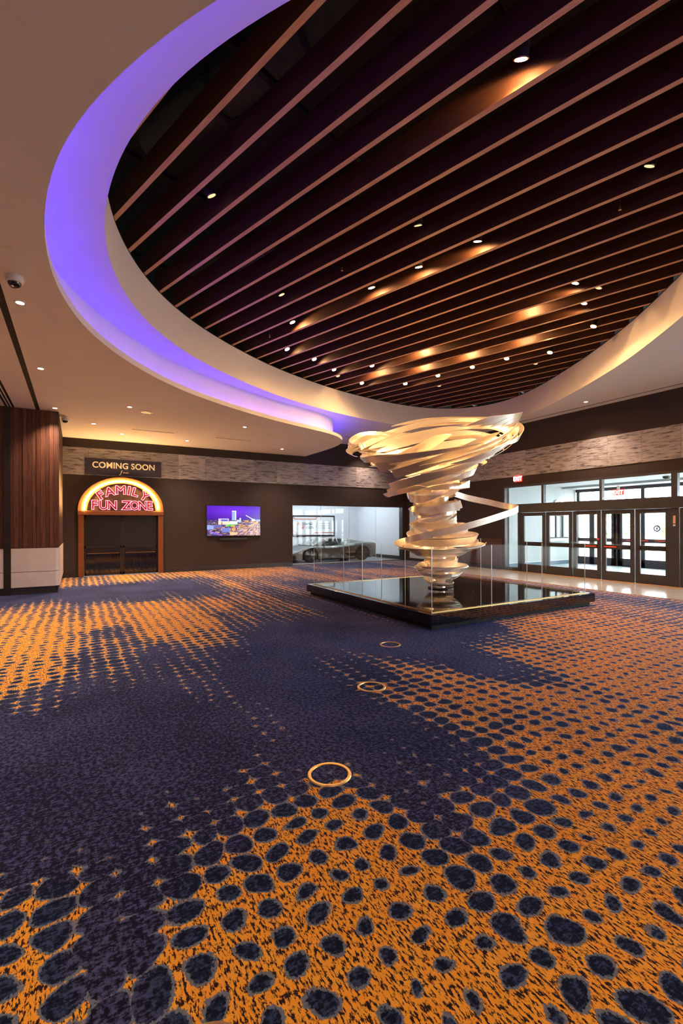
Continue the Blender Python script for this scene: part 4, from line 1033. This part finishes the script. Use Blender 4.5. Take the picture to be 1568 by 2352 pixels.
# foot and bowl at the bottom
MB().lathe([(0, 0), (.27, 0), (.27, .018), (.255, .024), (0, .024)], tuple(SC), 40).build('foot_disc', M['black_metal'], sc, smooth=True)
MB().lathe([(.10, .024), (.085, .10), (.12, .2), (.18, .32), (.12, .6), (.14, 1.0), (.18, 1.4), (.17, 1.9), (.22, 2.3), (.28, 2.5)], tuple(SC), 28).build('core', M['ribbon'], sc, smooth=True)
for k in range(6):
    hoop(.24+.035*k, .27+.04*k, .10+.045*k, .15+.05*k, 70*k, 280, .10, 55, 5, taper=(.12, .12))
hoop(.46, .50, .42, .46, 150, 330, .20, 62, 4); hoop(.44, .40, .47, .50, 20, 300, .16, 55, 4); hoop(.34, .36, .54, .60, 200, 320, .13, 12, 6); hoop(.30, .33, .62, .68, 60, 330, .12, 8, 6)
hoop(.52, .48, .45, .47, 320, 230, .16, 70, 3)
# skirt of wide discs
SK = [(.82, .78, .80, .92, 200, 300, .24, 66, 6), (.86, .92, .92, 1.00, 20, 250, .20, 60, 7), (.70, .74, .86, .96, 100, 320, .18, 50, 7), (.78, .70, 1.02, 1.12, 250, 320, .17, 30, 8), (.72, .66, 1.10, 1.22, 40, 300, .16, 20, 9),
      (.62, .56, 1.20, 1.30, 160, 320, .16, 14, 9), (.55, .60, .78, .80, 0, 340, .12, 40, 4), (.88, .80, .90, .94, 330, 200, .13, 75, 5)]
for q in SK: hoop(*q, dirv=(-RT*.4-FW*.6), taper=(.18, .18))
# neck coils
for k in range(19):
    h = 1.30+k*.066
    r = .42+.09*math.sin(k*1.3)+(.08 if k in (3, 4, 9, 10, 11) else 0)+.004*k
    hoop(r, r+rs_.uniform(-.05, .07), h, h+rs_.uniform(.06, .20), rs_.uniform(0, 360), rs_.uniform(190, 330), rs_.uniform(.11, .17), rs_.uniform(-16, 24), rs_.uniform(6, 18), dirv=(-RT*rs_.uniform(.2, 1)-FW*rs_.uniform(-.3, 1)), cen=(-.10-.04*math.sin(k), 0))
for k in range(16):
    h = 1.28+k*.078
    hoop(.46+rs_.uniform(-.06, .10), .46+rs_.uniform(-.06, .14), h, h+rs_.uniform(.05, .25), rs_.uniform(0, 360), -rs_.uniform(60, 150), rs_.uniform(.07, .13), rs_.uniform(-38, 38), rs_.uniform(8, 26), dirv=(-RT*rs_.uniform(-1, 1)-FW*rs_.uniform(-1, 1)), cen=(-.11, 0), n=22, taper=(.4, .4))
# little upright splinters left of the neck
for k in range(4):
    hoop(.60+.04*k, .52+.03*k, 1.95+.07*k, 2.30+.03*k, 150+6*k, 62, .09, 5, 10, cen=(-.12, 0), taper=(.5, .5))
# funnel of overlapping rings
NF = 38
for k in range(NF):
    t = (k+.5)/NF
    r = .42+1.22*t**.9
    h = 2.20+.88*t
    hoop(r+rs_.uniform(-.02, .10), r+rs_.uniform(.02, .26), h+rs_.uniform(-.08, .04), h+rs_.uniform(.16, .40), rs_.uniform(0, 360), -rs_.uniform(80, 190), rs_.uniform(.11, .19), rs_.uniform(20, 62), 5+16*t+rs_.uniform(-4, 4), cen=(-.10-.06*t, 0), n=40, taper=(.35, .3))
for k in range(18):
    t = .45+.55*rs_.random(); r = .42+1.22*t**.9; h = 2.20+.95*t
    hoop(r+.12, r+rs_.uniform(.10, .34), h+.02, h+rs_.uniform(.20, .42), rs_.uniform(0, 360), -rs_.uniform(45, 85), rs_.uniform(.10, .16), rs_.uniform(5, 50), 5+17*t+rs_.uniform(-6, 6), cen=(-.14, 0), n=20, taper=(.6, .45))
# inner bowl faces seen at the far side
for k in range(6):
    t = k/5; r = .7+.85*t
    hoop(r, r+.05, 2.72+.52*t, 2.80+.56*t, 195+rs_.uniform(-20, 20), 150+rs_.uniform(-25, 35), .17, 45, 10+13*t+rs_.uniform(-3, 3), cen=(-.12, 0), n=40, taper=(.3, .25))
# broad front ribbons rising to the right
hoop(1.62, 1.20, 3.02, 3.55, 148, -62, .24, 20, 22, cen=(-.12, 0), taper=(0, .3)); hoop(1.40, 1.50, 2.80, 3.36, 140, -95, .20, 24, 20, cen=(-.1, 0), taper=(0, .3)); hoop(1.12, 1.25, 2.34, 2.82, 160, -110, .19, 20, 14, cen=(-.1, 0), taper=(.05, .2))
hoop(1.05, .85, 2.14, 2.52, 175, -110, .17, 16, 10, cen=(-.1, 0), taper=(0, .2)); hoop(1.12, .9, 2.08, 2.30, 182, -70, .10, 10, 10, cen=(-.1, 0)); hoop(1.70, 1.60, 2.95, 3.30, 95, -120, .16, 35, 21, cen=(-.1, 0))
hoop(1.72, 1.74, 3.05, 3.35, 60, -150, .18, 30, 21, cen=(-.1, 0))
for k in range(7): hoop(1.72+.03*k, 1.55, 3.10+.06*k, 3.22+.05*k, 200-8*k, 70, .13, 45, 20, cen=(-.16, 0), taper=(.5, .3))
for k in range(6): hoop(1.70, 1.62, 3.22+.05*k, 3.36+.06*k, -22+9*k, 60, .14, 20, 20, cen=(-.08, 0), taper=(.5, .3))
# the long loop that swings out to the right
LP = [(.20, .30, 2.12), (.70, .50, 1.98), (1.20, .58, 1.88), (1.50, .50, 1.80), (1.64, .30, 1.755), (1.68, .08, 1.725), (1.60, -.14, 1.68), (1.28, -.38, 1.58), (.75, -.58, 1.43), (.2, -.72, 1.29), (-.35, -.70, 1.17), (-.70, -.42, 1.07), (-.76, -.05, 1.0), (-.55, .35, .97)]
def spline3(P_, n):
    P_ = [Vector(p) for p in P_]; out = []
    for i in range(len(P_)-1):
        p0 = P_[max(i-1, 0)]; p1, p2 = P_[i], P_[i+1]; p3 = P_[min(i+2, len(P_)-1)]
        for k in range(n):
            t = k/n; out.append(.5*((2*p1)+(p2-p0)*t+(2*p0-5*p1+4*p2-p3)*t*t+(3*p1-p0-3*p2+p3)*t**3))
    return out+[P_[-1]]
pp_ = [SC+RT*p.x+FW*p.y+UP*p.z for p in spline3(LP, 6)]
ribbon(pp_, [UP]*len(pp_), .135, taper=(0, 0))

# ------------------------------------------------------------------ brass floor rings
for x, y, lb in ((1.40, 2.57, 'brass floor ring nearest the carpet centre, the largest fully in view'), (2.52, 3.75, 'brass floor ring midway between the podium and the near ring'), (3.63, 4.95, 'brass floor ring just in front of the podium corner'), (.32, 1.35, 'brass floor ring cut off by the bottom of the view')):
    t = thing('floor_ring', (x, y, 0), lb, 'floor box', 'brass floor rings')
    MB().lathe([(.118, .0), (.12, .006), (.137, .007), (.142, 0)], (x, y, 0), 48, closed=True).build('rim', M['brass_pale'], t, smooth=True)

# ------------------------------------------------------------------ soffit fittings
def downlight(x, y, z, label, on=True, power=DOWN_W):
    t = thing('downlight', (x, y, z), label, 'downlight', 'recessed downlights')
    MB().lathe([(.045, z+.002), (.045, z-.004), (.066, z-.006), (.07, z), (.07, z+.002)], (x, y, 0), 24).build('trim_ring', M['white_plastic'], t, smooth=True)
    MB().lathe([(0, z-.0035), (.046, z-.0035)], (x, y, 0), 20).build('lens', M['down_on'], t)
    if on:
        ld = bpy.data.lights.new('downlight_lamp', 'SPOT'); ld.energy = power; ld.color = WARM2; ld.spot_size = R(105); ld.spot_blend = .9; ld.shadow_soft_size = .05
        lo = bpy.data.objects.new('downlight_lamp', ld); COL.objects.link(lo); lo.parent = t; lo.location = (0, 0, -.012)
for x, y, lb in ((-.6, 6.91, 'recessed downlight just below the white dome camera on the soffit'), (-.54, 9.61, 'recessed downlight beside the long black slot in the soffit'), (-.43, 12.65, 'recessed downlight above the timber-clad block corner'), (.41, 14.06, 'recessed downlight right of the small corner camera'),
    (1.08, 11.69, 'recessed downlight next to the round white speaker grille'), (1.19, 15.22, 'recessed downlight in the amber glow above the neon marquee'), (3.13, 15.39, 'recessed downlight above the left edge of the television'), (4.11, 12.47, 'recessed downlight near the curved lip above the television'), (6.47, 15.4, 'recessed downlight near the pointed corner of the soffit')):
    downlight(x, y, Z_SOF, lb)
downlight(12.37, 7.59, Z_CEI, 'recessed downlight in the upper ceiling beside the black slot near the entrance'); downlight(10.66, 15.9, Z_CEI, 'recessed downlight in the upper ceiling left of the sculpture top')
# lamps of the same kind along the unseen part of the soffit
for x, y, lb in ((-2.5, 1.5, 'left of the camera'), (-2.5, 5.0, 'over the near left aisle'), (-2.5, 9.0, 'over the left aisle by the timber block'), (1.0, -2.0, 'straight behind the camera'), (4.5, -2.5, 'behind the camera to the right'), (8.0, -2.5, 'behind the camera toward the entrance'), (-4.8, 1.5, 'nearest the side wall'), (-4.8, 5, 'midway along the side wall'), (-4.8, 9, 'far along the side wall')): downlight(x, y, Z_SOF, 'recessed downlight outside the view, '+lb)
sp = thing('ceiling_speaker', (1.5, 12.05, Z_SOF), 'round white speaker grille flush in the low soffit', 'speaker')
MB().lathe([(0, Z_SOF-.008), (.125, Z_SOF-.008), (.135, Z_SOF), (0, Z_SOF)], (1.5, 12.05, 0), 28).build('grille', M['white_plastic'], sp, smooth=True); MB().lathe([(.132, Z_SOF-.003), (.15, Z_SOF-.006), (.155, Z_SOF)], (1.5, 12.05, 0), 28).build('rim', M['white_ceiling'], sp)
for x, y, lb in ((-.6, 5.62, 'flat white sprinkler cover near the dome camera'), (5.18, 13.36, 'white sprinkler cover near the rounded end of the soffit'), (-.57, 10.49, 'white sprinkler cover between the soffit downlights')):
    t = thing('sprinkler_cover', (x, y, Z_SOF), lb, 'sprinkler', 'sprinkler covers in the soffit')
    MB().lathe([(0, Z_SOF-.012), (.042, Z_SOF-.012), (.048, Z_SOF-.006)], (x, y, 0), 20).build('cover', M['white_plastic'], t, smooth=True); MB().lathe([(.05, Z_SOF-.003), (.058, Z_SOF-.004), (.06, Z_SOF)], (x, y, 0), 20).build('escutcheon', M['white_plastic'], t)
def dome_cam(x, y, z, s, lb):
    t = thing('dome_camera', (x, y, z), lb, 'camera')
    MB().lathe([(0, z), (.085*s, z), (.09*s, z-.03*s), (.078*s, z-.065*s), (.066*s, z-.072*s), (0, z-.072*s)], (x, y, 0), 28).build('housing', M['white_plastic'], t, smooth=True)
    MB().lathe([(.066*s, z-.07*s), (.060*s, z-.095*s), (.040*s, z-.118*s), (.015*s, z-.128*s), (0, z-.130*s)], (x, y, 0), 24).build('dome', mat('smoked_dome', (.01, .01, .012), .06, spec=.9), t, smooth=True)
    MB().lathe([(0, z-.131*s), (.016*s, z-.129*s), (.018*s, z-.12*s)], (x-.02*s, y-.03*s, 0), 12).build('lens_spot', M['chrome'], t, smooth=True)
dome_cam(-.59, 6.22, Z_SOF, 1.0, 'white dome camera with black lens bubble on the low soffit'); dome_cam(-.24, 13.55, Z_SOF-.03, 1.0, 'small dark dome camera at the corner of the timber-clad block')
MB().lathe([(0, Z_SOF), (.03, Z_SOF), (.03, Z_SOF-.035), (0, Z_SOF-.035)], (-.24, 13.55, 0), 14).build('stem', M['white_plastic'], bpy.data.objects['dome_camera.001'])
def slot(x0, x1, y0, y1, z, lb, lines=1):
    o = thing('air_slot', ((x0+x1)/2, (y0+y1)/2, z), lb, 'air diffuser', 'linear air slots')
    MB().box(x0, x1, y0, y1, z-.004, z-.0005).build('slot', M['black'], o)
    dx, dy = x1-x0, y1-y0
    if dx > dy: e = [(x0-.008, x1+.008, y0-.008, y0), (x0-.008, x1+.008, y1, y1+.008)]
    else: e = [(x0-.008, x0, y0-.008, y1+.008), (x1, x1+.008, y0-.008, y1+.008)]
    for q in e: MB().box(*q, z-.007, z-.0005).build('edge_rail', M['white_ceiling'], o)
    if lines == 3:
        for q in (.33, .66): MB().box(x0+dx*q-.012, x0+dx*q+.012, y0, y1, z-.008, z-.0005).build('blade', M['white_ceiling'], o)
slot(-.83, -.745, 3.0, 13.02, Z_SOF, 'long black slot running along the soffit toward the timber block'); slot(-1.42, -1.24, 8.0, 13.02, Z_SOF, 'triple grooved slot diffuser left of the long black slot', 3)
slot(1.4, 2.53, 14.30, 14.34, Z_SOF, 'short dark slot diffuser over the neon marquee'); slot(3.81, 4.97, 14.38, 14.42, Z_SOF, 'short dark slot diffuser above the television'); slot(6.21, 7.30, 14.38, 14.42, Z_SOF, 'short dark slot diffuser near the soffit corner'); slot(8.99, 10.15, 15.1, 15.14, Z_CEI, 'short dark slot diffuser in the upper ceiling beside the sculpture top')
slot(12.78, 12.84, -4, 16.5, Z_CEI, 'thin black reveal slot along the upper ceiling by the entrance wall')

# ------------------------------------------------------------------ spots between the slats
ZL = 5.82
def snap(x, y):
    """centre of the nearest gap between slats"""
    d = x*NV[0]+y*NV[1]; t = x*DV[0]+y*DV[1]
    k = math.floor((d-2.619)/.454); d2 = 2.619+.454*(k+.5)
    return NV*d2+DV*t
AIM = SC+UP*2.3
def spot(x, y, label, on=True, aim=True, power=SPOT_W, spill=SPILL_W, drop=0.0):
    p = snap(x, y); pos = Vector((p[0], p[1], ZL+.12-drop))
    t = thing('spotlight', tuple(pos+UP*.22), label, 'spotlight', 'cylinder spotlights between the slats')
    d = (AIM-pos).normalized() if aim else Vector((0, 0, -1))
    d = (d*1.0+Vector((0, 0, -.9 if aim else 0))).normalized()
    u = d.orthogonal().normalized(); w = d.cross(u)
    MB().tube([pos-d*.16, pos-d*.02, pos+d*.02], .066, 16).build('can', M['black'], t, smooth=True)
    MB().tube([pos+d*.018, pos+d*.028], .070, 20).build('bezel', M['chrome'] if not on else M['brass'], t, smooth=True)
    MB().tube([pos+d*.027, pos+d*.030], .055, 18).build('lens', M['lamp_on'] if on else M['lamp_dim'], t)
    MB().tube([pos-d*.14, pos+UP*.40], .012, 8).build('stem', M['black'], t)
    if on:
        ld = bpy.data.lights.new('spot_lamp', 'SPOT'); ld.energy = power; ld.color = WARM; ld.spot_size = R(46); ld.spot_blend = .5; ld.shadow_soft_size = .04
        lo = bpy.data.objects.new('spot_lamp', ld); COL.objects.link(lo); lo.parent = t
        lo.location = pos+d*.05-Vector(t.location); lo.rotation_euler = (AIM-pos if aim else Vector((0, 0, -1))).to_track_quat('-Z', 'Y').to_euler()
        l2_ = bpy.data.lights.new('spill_lamp', 'SPOT'); l2_.energy = spill; l2_.color = WARM; l2_.spot_size = R(177); l2_.spot_blend = .2; l2_.shadow_soft_size = .04
        lo = bpy.data.objects.new('spill_lamp', l2_); COL.objects.link(lo); lo.parent = t; lo.location = pos+d*.05-Vector(t.location); lo.rotation_euler = (0, 0, 0) if drop < 0 else d.to_track_quat('-Z', 'Y').to_euler()
LS = [(3.48, 2.74, 1, 'lit spotlight between the slats nearest the top of the view'), (1.53, 5.91, 0, 'unlit spotlight at the left end of the slatted oval'), (4.22, 5.03, 0, 'unlit spotlight between the slats at mid oval'), (5.88, 2.81, 0, 'unlit spotlight at the upper right between the slats'),
 (5.18, 4.85, 1, 'spotlight with a glow on its slat, rightmost of the diagonal trio'), (4.91, 5.84, 1, 'spotlight with a glow on its slat, middle of the diagonal trio'), (4.56, 6.76, 1, 'spotlight with a glow on its slat, leftmost of the diagonal trio'), (3.35, 7.82, 0, 'unlit spotlight left of the diagonal trio'),
 (4.08, 8.8, 1, 'tilted lit spotlight left of the sculpture side of the oval'), (4.41, 10.15, 4, 'lit spotlight nearest the left curve of the fascia'), (5.31, 10.43, 4, 'lit spotlight second along the left curve of the fascia'), (5.89, 10.77, 4, 'lit spotlight third along the left curve of the fascia'),
 (6.78, 10.06, 1, 'small lit spotlight above the leftmost glaring one'), (6.5, 11.25, 0, 'unlit spotlight among the left curve spots'), (7.52, 11.44, 5, 'leftmost of the five glaring spotlights above the sculpture'), (8.59, 10.81, 2, 'second from left of the five glaring spotlights'),
 (8.9, 9.76, 2, 'middle of the five glaring spotlights above the sculpture'), (9.23, 8.78, 2, 'fourth from left of the five glaring spotlights'), (9.5, 7.89, 2, 'rightmost of the five glaring spotlights above the sculpture'), (9.81, 6.89, 3, 'lit spotlight right of the five glaring ones'),
 (9.17, 5.48, 3, 'lit spotlight near the right curve of the fascia'), (7.54, 4.82, 1, 'tilted spotlight throwing a long glow, upper of two at the right'), (8.38, 5.18, 1, 'tilted spotlight throwing a long glow, lower of two at the right'), (8.18, 4.75, 0, 'unlit black can spotlight at the right of the oval'),
 (10.49, 7.79, 0, 'unlit black can spotlight below the right end of the glaring row'), (9.75, 10.54, 0, 'unlit spotlight below the middle glaring one'),
 (7.0, 10.5, 6, 'unseen spotlight added above the slats left of the glaring row'), (8.05, 9.6, 6, 'unseen spotlight added above the slats behind the second glaring lamp'), (8.5, 8.3, 6, 'unseen spotlight added above the slats before the fourth glaring lamp'), (8.7, 6.9, 6, 'unseen spotlight added above the slats right of the glaring row'),
 (7.25, 8.75, 6, 'unseen spotlight added above the slats straight over the sculpture'), (7.9, 6.0, 6, 'unseen spotlight added above the slats between the two tilted ones')]  # last six are unseen spots added to make the slat sides glow
for x, y, on, lb in LS: spot(x, y, lb, on=on > 0, power=SPOT_W*(1.5 if on in (2, 5) else .15 if on == 6 else .7), spill=SPILL_W*{1: .5, 2: 1.0, 3: .6, 4: .12, 5: .25, 6: .85}[on or 1], drop={1: .06, 2: .09, 3: .20, 4: .06, 5: .09, 6: -.12}[on or 1])
for x, y, lb in ((3.7, 6.37, 'thin sprinkler drop between the slats at mid oval'), (3.71, 9.44, 'thin sprinkler drop between the slats near the left fascia'), (6.02, 3.27, 'thin sprinkler drop between the slats at the right')):
    p = snap(x, y); t = thing('sprinkler_drop', (p[0], p[1], Z_SLAT), lb, 'sprinkler', 'sprinkler drops between the slats')
    MB().tube([(p[0], p[1], Z_SLAT+.02), (p[0], p[1], Z_SLAT+.45)], .010, 8).build('pipe', M['chrome'], t); MB().lathe([(0, Z_SLAT-.02), (.02, Z_SLAT-.015), (.012, Z_SLAT+.01), (.016, Z_SLAT+.03)], (p[0], p[1], 0), 12).build('head', M['brass'], t)
